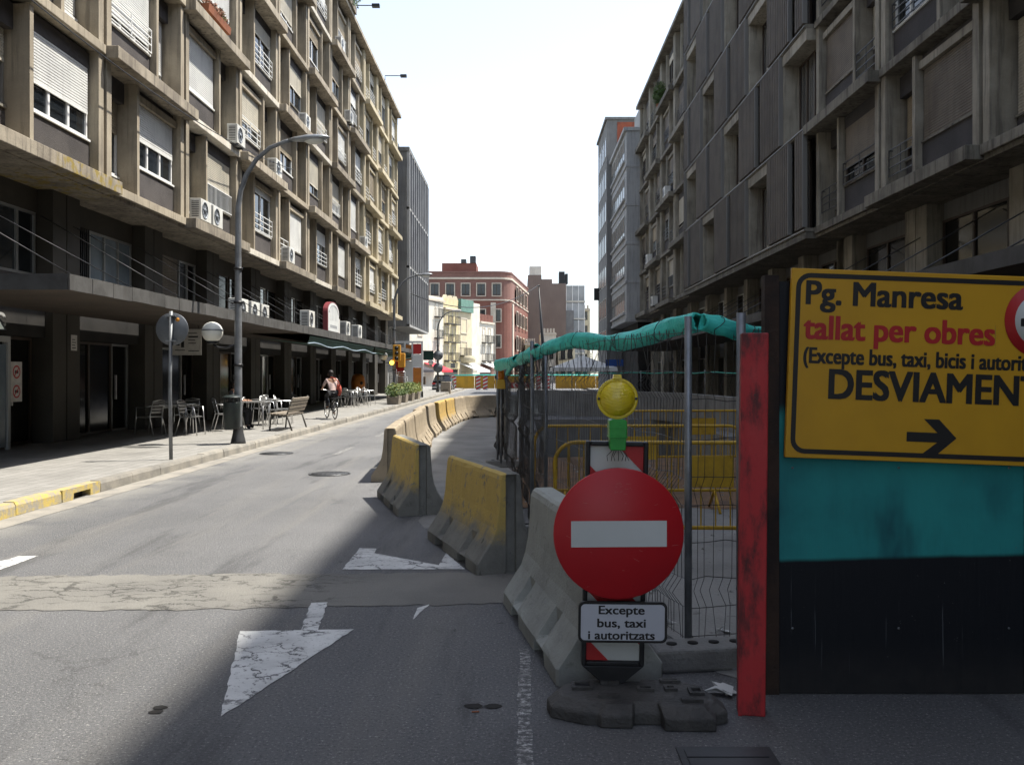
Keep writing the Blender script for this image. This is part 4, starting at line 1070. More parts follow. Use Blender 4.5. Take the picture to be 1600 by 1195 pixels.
# display kiosk of orange and red panels
MT['orange'] = mat('orange_panel', (.55,.19,.03), (.46,.16,.03), 3, .5, 0, 30, rand=.1); MT['redpanel'] = plain('red_panel', (.5,.03,.025), .5)
kq = thing('display_stand', 'tall white framed display stand with orange and red panels', 'display stand', (-6.75, 54.0, PZ))
for x in (-.9, -.3, .15, .75):
    g = MB(); g.box(x-.05,x+.05,0,.1,0,3.3); g.build('frame_post', MT['frame_white'], kq)
g = MB(); g.box(-.95,.8,0,.1,3.3,3.42); g.box(-.95,.8,0,.1,0,.35); g.build('frame_rail', MT['frame_white'], kq)
for (a, b_, z0, z1, m) in ((-.85,-.35,.4,1.5,'orange'),(-.85,-.35,1.5,2.9,'redpanel'),(.2,.7,.4,1.8,'orange'),(.2,.7,1.85,2.6,'frame_white'),(.2,.7,2.65,3.25,'redpanel'),(-.25,.1,.4,2.2,'frame_white'),(-.25,.1,2.25,3.2,'orange')):
    g = MB(); g.box(a,b_,.03,.07,z0,z1); g.build('panel', MT[m], kq)
og = thing('toy_ride', 'rounded orange machine in the shade under the canopy', 'machine', (-8.6, 47.0, PZ))
g = MB(); g.lathe([(.28,.45),(.36,.55),(.38,1.0),(.32,1.3),(.15,1.42),(0,1.44)], 16); g.build('shell', MT['orange'], og)
g = MB(); g.lathe([(.3,0),(.3,.1),(.12,.14),(.12,.46)], 12); g.build('stand', MT['black'], og)
g = MB(); ellipsoid(g, (.22,-.3,.95), .09, .05, .09); g.build('dial', MT['black'], og)
# traffic light on the second lamp post
MT['tl_yellow'] = plain('signal_housing', (.55,.26,.02), .5); MT['tl_lit'] = plain('amber_lens_lit', (1.0,.55,.05), .4, emit=2.5)
tl = thing('traffic_light', 'yellow traffic light head with lit amber lens on the second lamp post', 'traffic light', (-6.27, 43.86, PZ))
g = MB(); g.box(-.02,.36,-.22,.0,2.05,2.85); g.build('housing', MT['tl_yellow'], tl, bevel=.03)
g = MB(); g.box(.22,.55,-.1,.2,1.75,2.45); g.build('side_housing', MT['tl_yellow'], tl, bevel=.03)
for z in (2.2,2.45,2.7):
    g = MB(); g.lathe([(.085,-.30),(.085,-.22),(.1,-.22)], 12, (.17,0,z), 'y'); g.build('visor', MT['black'], tl)
g = MB(); ellipsoid(g, (-.06,-.25,1.98), .11,.05,.11); g.build('lit_lens', MT['tl_lit'], tl)
# pole signs farther on
for (x, y, h, label, discs) in ((-6.3, 56.5, 2.9, 'thin dark pole with small green box sign past the display stand', 0), (-6.42, 69.0, 3.3, 'pair of dark round traffic signs seen from behind before the parked car', 2)):
    o = thing('sign_pole', label, 'traffic sign', (x, y, PZ)); g = MB(); g.tube([(0,0,0),(0,0,h)], .05, 8); g.build('pole', MT['black'], o)
    for k in range(discs): g = MB(); g.lathe([(.38,-.1),(.38,-.07)], 20, (0,0,h-.45-k*.95), 'y'); g.build('sign_plate', MT['signback'], o)
    if not discs: g = MB(); g.box(.1,.75,-.1,.0,h-.6,h); g.build('box_sign', MT['awning_green'], o)
    g = MB(); g.box(-.25,.25,-.2,.2,.75,1.25) if not discs else g.box(-.1,.1,-.1,.1,1.0,1.2); g.build('control_box', MT['wood'], o)
# parked car
cr_ = thing('parked_car', 'dark parked car seen from behind past the third street lamp', 'car', (-7.0, 78.5, 0.02))
MT['carpaint'] = plain('car_paint_dark', (.03,.032,.036), .25, .2, .6); MT['carwhite'] = plain('car_paint_silver', (.4,.41,.42), .3, .3)
g = MB(); sec = [(0,.32,.55,.86),(.1,.25,.62,.88),(.5,.22,.95,.89),(1.6,.22,1.0,.9),(3.3,.22,.92,.89),(4.0,.28,.78,.86),(4.15,.35,.6,.8)]; vs = []
for (y, z0, z1, hw) in sec: vs += [(-hw*.96,y,z0),(hw*.96,y,z0),(hw,y,(z0+z1)/2),(hw*.93,y,z1),(-hw*.93,y,z1),(-hw,y,(z0+z1)/2)]
g.add(vs, [(i*6+q, i*6+(q+1)%6, (i+1)*6+(q+1)%6, (i+1)*6+q) for i in range(len(sec)-1) for q in range(6)] + [tuple(range(6)), tuple((len(sec)-1)*6+q for q in range(6))])
g.build('body', MT['carpaint'], cr_, bevel=.04)
g = MB(); vs = []
for (y, z, hw) in ((.25,.9,.82),(3.1,.9,.82),(.75,1.42,.62),(2.2,1.42,.62)): vs += [(-hw,y,z),(hw,y,z)]
g.add(vs, [(0,1,3,2),(4,5,7,6),(0,1,5,4),(2,3,7,6),(0,2,6,4),(1,3,7,5)]); g.build('cabin_glass', MT['glass'], cr_)
g = MB(); g.box(-.63,.63,.7,2.25,1.41,1.46); g.build('roof', MT['carpaint'], cr_, bevel=.02)
for x in (-.8,.8):
    for y in (.75,3.3): g = MB(); g.lathe([(.31,-.1),(.31,.1)], 16, (x,y,.31), 'x'); wh = g.build('wheel', MT['black'], cr_); g = MB(); g.lathe([(.19,-.105),(.19,.105)], 12, (x,y,.31), 'x'); g.build('rim', MT['alu'], wh)
for x in (-.7,.7): g = MB(); g.box(x-.14,x+.14,.02,.08,.62,.78); g.build('tail_light', MT['redpanel'], cr_)
g = MB(); g.box(-.26,.26,-.01,.01,.45,.57); g.build('number_plate', MT['frame_white'], cr_)
g = MB(); g.box(-.86,.86,-.03,.12,.28,.44); g.build('bumper', MT['carwhite'], cr_)
cb = thing('concrete_block', 'square beige concrete block on the kerb in front of the parked car', 'block', (-5.95, 70.5, .0))
g = MB(); g.prism([(-.42,0),(.42,0),(.36,.95),(-.36,.95)], 'y', -.4, .4); g.build('block_body', MT['planter'], cb, bevel=.04)
g = MB(); g.box(-.2,.2,-.41,-.395,.3,.35); g.build('lifting_slot', MT['dark'], cb)

# hanging bar sign facing the camera
hs_ = thing('bar_sign', 'white hanging shop board with black squares and text lines', 'sign', (-8.75, 23.3, 2.08))
g = MB(); g.box(-.38,.38,-.03,.03,0,.68); g.build('board', MT['notice'], hs_)
g = MB(); [g.box(a,a+w_,-.034,-.031,z,z+h_) for (a,w_,z,h_) in ((-.28,.07,.48,.07),(-.28,.07,.38,.07),(-.15,.08,.42,.15),(-.28,.1,.25,.07),(-.14,.08,.2,.16),(-.30,.26,.12,.02))]; stuff(g.build('logo', MT['inkprint'], hs_))
g = MB(); [g.box(.05,.05+w_,-.034,-.031,z,z+.022) for (w_,z) in ((.22,.56),(.26,.48),(.25,.46),(.18,.38),(.2,.30),(.28,.1))]; stuff(g.build('text_lines', MT['inkprint'], hs_))
g = MB(); g.tube([(-.3,0,.68),(-.3,0,.8)], .01, 5); g.tube([(.3,0,.68),(.3,0,.8)], .01, 5); g.build('hanger', MT['black'], hs_)
# arched restaurant sign on the canopy
asn = thing('arched_sign', 'white arched restaurant sign with red sides standing on the canopy', 'sign', (-6.72, 30.9, 3.06))
MT['maroon'] = plain('maroon_casing', (.16,.02,.025), .5)
arch = [(0,0),(1.95,0),(1.95,.72)] + [(.975+.975*math.cos(R(a)), .72+.38*math.sin(R(a))) for a in range(15,180,15)] + [(0,.72)]
g = MB(); g.prism(arch, 'x', -.16, 0); g.build('casing', MT['maroon'], asn)
ar2 = [(.975+(y-.975)*.93, .55+(z-.55)*.93) for y, z in arch]
MT['panelwhite'] = mat('sign_panel_white', (.62,.63,.62), (.55,.56,.55), 3, .4, 0, 30, rand=0)
g = MB(); g.prism(ar2, 'x', 0.002, .012); g.build('face_panel', MT['panelwhite'], asn)
MT['greyprint'] = plain('grey_print', (.30,.31,.33), .6)
g = MB(); g.tube([(.014,.975+.75*math.cos(R(a)),.68+.28*math.sin(R(a))) for a in range(0,181,15)], .012, 4)
for y in (.5,.75,1.0,1.25,1.5): g.box(.013,.016,y-.012,y+.012,.42,.9)
for k in range(9): g.box(.013,.016,.4+k*.13,.49+k*.13,.16,.26)
stuff(g.build('print', MT['greyprint'], asn))

# ---------------------------------------------------------------- air conditioners
def make_ac():
    o = thing('air_conditioner', 'x', 'air conditioner')
    g = MB(); g.box(-.16,.16,-.4,.4,.06,.64); g.build('casing', MT['ac'], o, bevel=.012)
    g = MB(); g.box(-.13,.13,-.3,-.22,0,.06); g.box(-.13,.13,.22,.3,0,.06); g.build('feet', MT['darkgrey'], o)
    g = MB(); g.lathe([(.235,.161),(.235,.172),(.215,.172),(.215,.164),(.06,.166),(.06,.175),(0,.178)], 20, (0,-.1,.35), 'x')
    fg = g.build('fan_grille', MT['galv'], o)
    g = MB()
    for k in range(8):
        a = 2*math.pi*k/8; c, s = math.cos(a), math.sin(a)
        g.add([(.17,-.1+c*.06-s*.012,.35+s*.06+c*.012),(.17,-.1+c*.06+s*.012,.35+s*.06-c*.012),(.17,-.1+c*.21+s*.012,.35+s*.21-c*.012),(.17,-.1+c*.21-s*.012,.35+s*.21+c*.012)], [(0,1,2,3)])
    g.build('grille_spokes', MT['black'], fg)
    g = MB(); [g.box(-.1,.1,-.402,-.398,.14+k*.05,.165+k*.05) for k in range(9)]; stuff(g.build('side_louvres', MT['darkgrey'], o))
    return o
ac0 = make_ac(); aci = [0]
def ac(x, y, z, label, flip=False):
    o = ac0 if aci[0] == 0 else copy_tree(ac0); aci[0] = 1
    o.location = (x, y, z); o.rotation_euler = (0,0,R(180) if flip else 0); o['label'] = label; o['group'] = 'wall air conditioners'
Lx = -LXF + .12
ac(Lx, 24.65, FZ, 'nearer of two white air conditioners on the first ledge by the lamp arm')
ac(Lx, 25.62, FZ, 'farther of two white air conditioners on the first ledge by the lamp arm')
ac(Lx, 27.75, FZ+FH, 'white air conditioner at the far end of the second ledge above the paired units')
ac(Lx, 32.1, FZ+FH, 'white air conditioner on the second ledge right of the lamp arm')
ac(Lx, 36.5, FZ+2*FH, 'white air conditioner on the third ledge above the lamp head')
ac(Lx, 33.9, FZ, 'white air conditioner on the first ledge over the arched sign side')
ac(Lx, 45.9, FZ+3*FH, 'white air conditioner high up on the fourth ledge near the roofline')
ac(Lx, 50.2, FZ+FH, 'small far white air conditioner on the second ledge')
ac(Lx, 43.6, FZ+4*FH, 'white air conditioner under the roof edge')
for i, (y, lab) in enumerate(((25.2,'behind the lamp pole'),(26.3,'second from the lamp pole'),(27.3,'third from the lamp pole'),(30.0,'left of the arched sign'),(34.2,'just right of the arched sign'),(36.3,'second right of the arched sign'),(39,'third right of the arched sign'))):
    ac(-8.0 if i < 3 else -7.2, y, 3.07, 'white air conditioner standing on the canopy ' + lab)
Rx = RXF - .12
ac(Rx, 57.6, FZ+FH, 'white air conditioner on the far shaded block, third ledge from below', True)
ac(Rx, 50.6, FZ+2*FH, 'grey white air conditioner on the far shaded block beside the ribbed panels', True)
ac(Rx, 55.3, FZ+.01, 'air conditioner on the lowest ledge of the far shaded block', True)
# flower boxes and roof plants
fb = thing('flower_box', 'terracotta flower box with dry red plants on an upper left ledge', 'flower box', (-LXF+.05, 25.2, FZ+2*FH+.35))
g = MB(); g.prism([(-.1,0),(.1,0),(.13,.2),(-.13,.2)], 'y', 0, 1.9); g.build('trough', MT['terracotta'], fb); leaf_cloud('foliage', (0,.95,.28), (.18,1.0,.2), 700, MT['leaf_dry'], fb, 5, .06); leaf_cloud('foliage', (0,1.2,.34), (.15,.4,.16), 200, MT['leaf'], fb, 6, .06)
fb = thing('roof_plants', 'overgrown roof terrace plants at the top of the left block', 'plant', (-LXF+.2, 44.0, FZ+5*FH+.12))
g = MB(); g.box(-.2,.2,0,2.6,0,.35); g.build('trough', MT['planter'], fb); leaf_cloud('foliage', (.1,1.3,1.0), (.6,1.7,1.0), 2200, MT['leaf'], fb, 7, .1); leaf_cloud('foliage', (.2,.4,.7), (.5,.9,.6), 500, MT['leaf_dry'], fb, 8, .1)
fb = thing('balcony_plant', 'dark leafy plant on an upper ledge of the shaded far block', 'plant', (RXF-.15, 53.0, FZ+4*FH))
g = MB(); g.lathe([(.14,0),(.2,.3)], 12); g.build('pot', MT['terracotta'], fb); leaf_cloud('foliage', (0,0,.9), (.4,1.0,.7), 1500, MT['leaf'], fb, 9, .08)
for i, (y, lab) in enumerate(((46.6,'dark floodlight arm at the left roofline nearest the plants'),(57.6,'dark floodlight arm at the left roofline farther along'))):
    o = thing('roof_floodlight', lab, 'floodlight', (-LXF+.3, y, FZ+5*FH+.12)); g = MB(); g.tube([(-.1,0,0),(-.1,0,.5),(1.1,0,.5)], .03, 6); g.build('arm', MT['black'], o); g = MB(); g.box(.9,1.3,-.12,.12,.4,.56); g.build('lamp_box', MT['black'], o)
# cables
def cable(label, a, b_, sag, r=.012):
    a, b_ = Vector(a), Vector(b_); g = MB()
    g.tube([a.lerp(b_, k/16) - Vector((0,0,sag*4*(k/16)*(1-k/16))) for k in range(17)], r, 5)
    tag(g.build('overhead_cable', MT['black']), label, 'cable')
cable('thin black cable running along the near left facade', (-8.55,13,8.2), (-8.6,33.6,9.3), .5, .013)
cable('black cable sagging across the street in front of the brick building', (-8.3,66.5,7.6), (1.75,88,10.35), 1.6, .035)
mast = thing('cable_mast', 'thin dark leaning mast carrying the street cable', 'mast', (2.35, 88, 0)); g = MB(); g.tube([(0,0,0),(-.15,0,4),(-.6,0,10.4)], [.28,.2,.05], 8); g.build('pole', MT['black'], mast); g = MB(); g.box(-.75,-.45,-.05,.05,10.2,10.3); g.build('cross_arm', MT['black'], mast)
# ---------------------------------------------------------------- people
MT['skin'] = mat('skin', (.42,.24,.16), (.36,.2,.13), 6, .55, 0, 40, rand=0, fine=.05)
MT['hair'] = plain('hair_dark', (.018,.013,.011), .6); MT['top_pink'] = mat('cloth_pale_pink', (.55,.42,.38), (.47,.35,.32), 8, .85, .1, 60, rand=0)
MT['trousers'] = mat('cloth_dark', (.022,.022,.026), (.016,.016,.018), 8, .85, .1, 60, rand=0); MT['bag'] = mat('bag_red', (.42,.075,.045), (.34,.06,.04), 8, .7, .1, 60, rand=0)
MT['shirt_dark'] = mat('shirt_dark_grey', (.05,.05,.055), (.04,.04,.042), 8, .85, .1, 60, rand=0)
def skin_obj(name, V, E, rad, m, parent, root=0):
    me = bpy.data.meshes.new(name); me.from_pydata([tuple(v) for v in V], E, []); me.materials.append(m)
    o = put(name, me, parent)
    md = o.modifiers.new('skin', 'SKIN'); md.use_smooth_shade = True
    for i, r_ in enumerate(rad):
        sv = me.skin_vertices[0].data[i]; sv.radius = r_ if isinstance(r_, tuple) else (r_, r_); sv.use_root = (i == root)
    s = o.modifiers.new('sub', 'SUBSURF'); s.levels = 1; s.render_levels = 2
    return o
def person(name, label, loc, rot, P, cols, scale=1.0):
    """P: joints; one continuous body, clothes and hair as children"""
    o = thing(name, label, 'person', loc, (0,0,rot)); o.scale = (scale,)*3
    J = ['pelvis','waist','chest','neck','head','crown','shL','elL','wrL','haL','shR','elR','wrR','haR','hiL','knL','anL','toL','hiR','knR','anR','toR']
    V = [P[j] for j in J]; ix = {j: i for i, j in enumerate(J)}
    E = [('pelvis','waist'),('waist','chest'),('chest','neck'),('neck','head'),('head','crown')]
    for s in 'LR': E += [('chest','sh'+s),('sh'+s,'el'+s),('el'+s,'wr'+s),('wr'+s,'ha'+s),('pelvis','hi'+s),('hi'+s,'kn'+s),('kn'+s,'an'+s),('an'+s,'to'+s)]
    rad = {'pelvis':(.14,.11),'waist':(.125,.095),'chest':(.145,.10),'neck':.052,'head':(.078,.092),'crown':(.07,.08)}
    for s in 'LR': rad.update({'sh'+s:.055,'el'+s:.04,'wr'+s:.028,'ha'+s:.035,'hi'+s:.085,'kn'+s:.055,'an'+s:.036,'to'+s:.03})
    body = skin_obj('body', V, [(ix[a], ix[b]) for a, b in E], [rad[j] for j in J], MT['skin'], o)
    def cloth(nm, js, es, m, grow):
        jx = {j: i for i, j in enumerate(js)}
        rr = []
        for j in js:
            r_ = rad[j]; rr.append(tuple(q+grow for q in r_) if isinstance(r_, tuple) else r_+grow)
        return skin_obj(nm, [P[j] for j in js], [(jx[a], jx[b]) for a, b in es], rr, m, o)
    cloth('top', ['waist','chest','pelvis','shL','shR','elL','elR'], [('pelvis','waist'),('waist','chest'),('chest','shL'),('chest','shR'),('shL','elL'),('shR','elR')], cols[0], .014)
    cloth('trousers', ['pelvis','hiL','hiR','knL','knR','anL','anR'], [('pelvis','hiL'),('pelvis','hiR'),('hiL','knL'),('hiR','knR'),('knL','anL'),('knR','anR')], cols[1], .017)
    cloth('shoe', ['anL','toL'], [('anL','toL')], MT['trousers'], .014); cloth('shoe', ['anR','toR'], [('anR','toR')], MT['trousers'], .014)
    h = Vector(P['head']); f = Vector(P['face']).normalized(); r_ = f.cross(Vector((0,0,1))).normalized()
    c = (h + Vector(P['crown']))/2
    g = MB(); q = c - f*.025 + Vector((0,0,.022)); ellipsoid(g, q, .098, .108, .112, 16, 10); q2 = c - f*.06 - Vector((0,0,.09)); ellipsoid(g, q2, .075, .07, .10, 12, 8); g.build('hair', MT['hair'], o)
    g = MB(); q = c + f*.098 - Vector((0,0,.015)); ellipsoid(g, q, .013, .02, .022, 8, 6); g.build('nose', MT['skin'], o)
    g = MB(); [ellipsoid(g, c + f*.088 + r_*sx*.033 + Vector((0,0,.01)), .012, .012, .009, 8, 6) for sx in (-1,1)]; g.build('eyes', MT['hair'], o)
    g = MB(); [ellipsoid(g, c + r_*sx*.09 - f*.005 - Vector((0,0,.01)), .014, .02, .028, 8, 6) for sx in (-1,1)]; g.build('ears', MT['skin'], o)
    g = MB(); ellipsoid(g, c + f*.09 - Vector((0,0,.05)), .022, .01, .007, 8, 6); g.build('mouth', MT['bag'], o)
    for s in 'LR':   # fingers closed on what the hand holds
        g = MB(); hp = Vector(P['ha'+s]); d = (hp - Vector(P['wr'+s])).normalized(); sd_ = d.cross(Vector((0,0,1))).normalized(); dn = Vector((0,0,-1))
        for k in range(4):
            L = (.052,.06,.058,.045)[k]; b0 = hp + sd_*(k-1.5)*.019 + d*.02
            g.tube([b0, b0+d*L*.6, b0+d*L*.9+dn*.018, b0+d*L*.6+dn*.036], [.0095,.009,.008,.007], 6)
        tb = hp + sd_*(.035 if s == 'L' else -.035); g.tube([tb-d*.01, tb+d*.025+dn*.012, tb+d*.04+dn*.028], [.011,.010,.008], 6)
        g.build('fingers', MT['skin'], o)
    return o
bikepos = (-6.1, 28.6, PZ); brot = R(27); BS = .90
cy = person('person', 'person in pale top and dark trousers riding a bicycle away with a red bag', bikepos, brot, dict(
    pelvis=(0,-.18,.98), waist=(0,-.14,1.12), chest=(0,-.06,1.34), neck=(-.01,-.01,1.47), head=(-.015,.02,1.55), crown=(-.015,.02,1.66), face=(0,1,.05),
    shL=(-.17,-.04,1.39), elL=(-.25,.12,1.17), wrL=(-.24,.32,1.07), haL=(-.235,.39,1.06), shR=(.17,-.04,1.39), elR=(.26,.12,1.17), wrR=(.24,.32,1.07), haR=(.235,.39,1.06),
    hiL=(-.10,-.15,.93), knL=(-.11,.26,.80), anL=(-.11,.10,.42), toL=(-.11,.24,.37), hiR=(.10,-.15,.93), knR=(.11,.20,.58), anR=(.11,.0,.20), toR=(.11,.14,.13)), (MT['top_pink'], MT['trousers']), BS)
g = MB(); ellipsoid(g, (.24,-.16,1.02), .085,.17,.21); bagp = bikepos
bg_ = thing('shoulder_bag', 'red shoulder bag on the right side of the riding person', 'bag', bikepos, (0,0,brot)); bg_.scale = (BS,)*3
g.build('bag_body', MT['bag'], bg_)
g = MB(); g.tube([(.24,-.28,1.16),(.20,-.22,1.32),(.10,-.16,1.44),(-.05,-.1,1.475),(.0,.04,1.44),(.14,.06,1.36),(.23,-.02,1.18)], .018, 6); g.build('strap', MT['bag'], bg_)
bk = thing('bicycle', 'black city bicycle ridden along the left pavement', 'bicycle', bikepos, (0,0,brot)); bk.scale = (BS,)*3
for y, nm in ((-.50,'rear'),(.58,'front')):
    g = MB(); n = 28; g.tube([(0,y+.325*math.cos(2*math.pi*k/n),.34+.325*math.sin(2*math.pi*k/n)) for k in range(n)], .018, 6, closed=True); wh = g.build('wheel', MT['black'], bk)
    g = MB(); g.tube([(0,y+.30*math.cos(2*math.pi*k/n),.34+.30*math.sin(2*math.pi*k/n)) for k in range(n)], .009, 5, closed=True)
    for k in range(14): a = 2*math.pi*k/14; g.tube([(.02*(-1)**k,y,.34),(0,y+.30*math.cos(a),.34+.30*math.sin(a))], .0025, 3)
    g.tube([(-.05,y,.34),(.05,y,.34)], .022, 8); g.build('rim', MT['alu'], wh)
    g = MB(); g.tube([(0,y+.365*math.cos(R(a)),.34+.365*math.sin(R(a))) for a in range(10,175,15)], .02, 6); g.build('mudguard', MT['alu'], bk)
g = MB()
for a, b_ in (((0,-.18,.9),(0,-.02,.30)),((0,-.15,.78),(0,.42,.86)),((0,-.02,.30),(0,.44,.74)),((0,.40,.98),(0,.58,.34)),((.05,-.02,.30),(.05,-.5,.34)),((-.05,-.02,.30),(-.05,-.5,.34)),((.04,-.15,.78),(.05,-.5,.34)),((-.04,-.15,.78),(-.05,-.5,.34))): g.tube([a,b_], .016, 6)
g.build('frame', MT['black'], bk)
g = MB(); g.tube([(-.27,.36,1.02),(-.22,.42,1.04),(0,.40,1.0),(.22,.42,1.04),(.27,.36,1.02)], .013, 6); g.build('handlebar', MT['alu'], bk)
g = MB(); ellipsoid(g, (0,-.2,.91), .09,.14,.035); g.build('saddle', MT['black'], bk)
g = MB(); g.tube([(.11,.03,.14),(.07,-.02,.30),(-.07,-.02,.30),(-.11,.12,.40)], .012, 5); g.lathe([(.09,.05),(.09,.06)], 16, (0,-.02,.30), 'x'); g.build('crank', MT['alu'], bk)
g = MB(); g.box(-.16,.16,-.8,-.35,.73,.75); g.build('luggage_rack', MT['black'], bk)
# seated guest in the shade
person('person', 'person in dark clothes seated at a terrace table in the shade', (-7.5, 23.3, PZ), R(-90), dict(
    pelvis=(0,-.05,.56), waist=(0,-.07,.70), chest=(0,-.05,.95), neck=(0,-.01,1.08), head=(0,.03,1.16), crown=(0,.03,1.27), face=(0,1,-.1),
    shL=(-.18,-.04,1.0), elL=(-.24,.08,.77), wrL=(-.15,.29,.765), haL=(-.12,.36,.765), shR=(.18,-.04,1.0), elR=(.24,.08,.77), wrR=(.15,.29,.765), haR=(.12,.36,.765),
    hiL=(-.10,-.02,.53), knL=(-.13,.38,.50), anL=(-.13,.36,.09), toL=(-.13,.48,.04), hiR=(.10,-.02,.53), knR=(.13,.38,.50), anR=(.13,.36,.09), toR=(.13,.48,.04)), (MT['shirt_dark'], MT['trousers']), .97)
# ---------------------------------------------------------------- concrete barriers
def barrier_mat(nm, base, base2, paint=None, zlo=.35, zhi=.5, side=0):
    t = NT(nm); P = t.P(); L = t.P(True)
    col = t.mix(t.ramp(t.noise(P, 3, 6, .65), .35, .7), base, base2)
    col = t.mix(t.math('MULTIPLY', t.ramp(t.noise(P, 14, 4, .7), .58, .7), .5), col, tuple(v*.45 for v in base))
    if paint:
        z = t.sep(L)[2]; nn = t.noise(P, 4.5, 6, .7)
        f = t.ramp(t.math('ADD', z, t.math('MULTIPLY', t.math('SUBTRACT', nn, .5), .55)), zlo, zhi)
        chip = t.ramp(t.noise(P, 9, 6, .75), .65, .54)
        f = t.math('MULTIPLY', f, chip)
        if side: f = t.math('MULTIPLY', f, t.ramp(t.math('MULTIPLY', t.sep(L)[0], side), -.03, -.045))
        col = t.mix(f, col, t.mix(t.noise(P, 7, 4), tuple(v*.75 for v in paint), paint))
        bl = t.ramp(t.noise(t.map(P, (6,6,1.2)), 1.5, 4), .66, .7)
        col = t.mix(t.math('MULTIPLY', bl, .7), col, (.03,.028,.022))
    fn = t.noise(P, 45, 5, .7)
    pit = t.n('ShaderNodeTexVoronoi'); t.set(pit.inputs['Vector'], P); pit.inputs['Scale'].default_value = 38
    h = t.math('ADD', fn, t.math('MULTIPLY', t.ramp(pit.outputs['Distance'], .0, .22), .5))
    return t.out(col, .85, t.bump(h, .45, .012), 0, .3)
MT['bar_yellow'] = barrier_mat('barrier_yellow_worn', (.22,.215,.19), (.15,.145,.13), (.56,.40,.12), .20, .44, 1)
MT['bar_grey'] = barrier_mat('barrier_pale_grey', (.34,.35,.32), (.26,.265,.245))
MT['bar_tan'] = barrier_mat('barrier_tan', (.33,.27,.19), (.24,.2,.145))
MT['bar_ochre'] = barrier_mat('barrier_ochre', (.30,.245,.17), (.22,.18,.13), (.48,.32,.10), .2, .4)
def barrier_mesh(mname, L=1.68, seed=0):
    rr = random.Random(seed)
    prof = [(.285,.0),(.285,.085),(.272,.11),(.215,.19),(.165,.27),(.132,.36),(.112,.47),(.100,.60),(.090,.75),(.078,.785),(.055,.80)]
    ys = []; nt_ = []
    cuts = [(-.45*L/2-.13, -.45*L/2+.13), (.45*L/2-.13, .45*L/2+.13)]
    slots = [(a+b)/2 for a, b in cuts]
    edges = sorted([c+d for c in slots for d in (-.085,-.07,.07,.085)] + [-L/2, -L/2+.02, L/2-.02, L/2] + [c for p in cuts for c in (p[0]-.015, p[0], p[1], p[1]+.015)] + [-L*.08, L*.08])
    g = MB(); n = len(prof); vs = []
    for y in edges:
        inn = any(a-.001 <= y <= b+.001 for a, b in cuts); end = abs(abs(y)-L/2) < 1e-4
        row = []
        for (hw, z) in prof:
            h2, z2 = hw, z
            if inn and z < .01: z2 = .078
            if any(abs(y-c) < .075 for c in slots) and .1 < z < .24: h2 -= .055
            if end: h2 -= .012; z2 = min(z2, .79)
            row.append((h2 + rr.uniform(-.003,.003), z2 + (rr.uniform(-.002,.002) if z > .01 else 0)))
        vs += [(-a, y, z) for a, z in row] + [(a, y, z) for a, z in reversed(row)]
    m = 2*n
    g.add(vs, [(i*m+q, i*m+(q+1)%m, (i+1)*m+(q+1)%m, (i+1)*m+q) for i in range(len(edges)-1) for q in range(m)])
    gw, gd = .045, .045
    for sgn, k in ((-1, 0), (1, len(edges)-1)):
        rowL = [vs[k*m+q] for q in range(n)]; rowR = [vs[k*m+q] for q in range(n, m)]
        y = sgn*L/2; zt = max(rowL[-1][2], .78)
        g.add(rowL + [(-gw, y, zt), (-gw, y, 0)], [tuple(range(n+2))]); g.add([(gw,y,0),(gw,y,zt)] + rowR, [tuple(range(n+2))])
        y2 = y - sgn*gd
        g.add([(-gw,y,0),(-gw,y,zt),(-gw,y2,zt),(-gw,y2,0),(gw,y,0),(gw,y,zt),(gw,y2,zt),(gw,y2,0)], [(0,1,2,3),(4,5,6,7),(3,2,6,7),(1,2,6,5)])
    return g.mesh('concrete_barrier', MT[mname])
BM = {k: barrier_mesh(k, seed=i) for i, k in enumerate(('bar_yellow','bar_grey','bar_tan','bar_ochre'))}
GB_ = 'concrete traffic barriers closing the lane'
def barrier(m, x, y, rot, label, sc_=1.0):
    o = put('concrete_barrier', BM[m], None, (x, y, .002), (0,0,R(rot)), (1, sc_, 1)); tag(o, label, 'barrier', GB_)
    b = o.modifiers.new('b', 'BEVEL'); b.width = .008; b.segments = 2; b.limit_method = 'ANGLE'; b.angle_limit = R(40)
    return o
barrier('bar_grey', .31, 5.42, 10.5, 'pale grey unpainted barrier directly behind the no entry sign')
barrier('bar_yellow', -.36, 7.92, 19.5, 'worn yellow concrete barrier with black scrapes left of the mesh fence')
barrier('bar_yellow', -1.35, 10.82, 17, 'smaller looking yellow barrier standing second from the no entry sign')
line = [(-2.0,14.15,4,'bar_tan','first unpainted barrier of the row with its dark end facing us'), (-2.12,16.35,3,'bar_tan','second tan barrier of the row'), (-2.2,18.5,2,'bar_tan','third tan barrier of the row'),
        (-2.38,20.9,3,'bar_tan','fourth tan barrier of the row'), (-2.42,23.3,1,'bar_tan','fifth tan barrier, taller looking in the row'), (-2.36,25.7,0,'bar_ochre','faded ochre barrier with green spray at its foot'),
        (-2.3,28.0,-2,'bar_ochre','second faded ochre barrier, before the bend of the row'), (-2.15,30.3,-6,'bar_tan','tan barrier just before the row bends right'),
        (-1.55,32.3,-38,'bar_tan','turned barrier at the bend of the row'), (-.35,33.3,-66,'bar_grey','grey barrier at the right end of the row beside the fence')]
for x, y, r_, m, lab in line: barrier(m, x, y, r_, lab, 1.22)

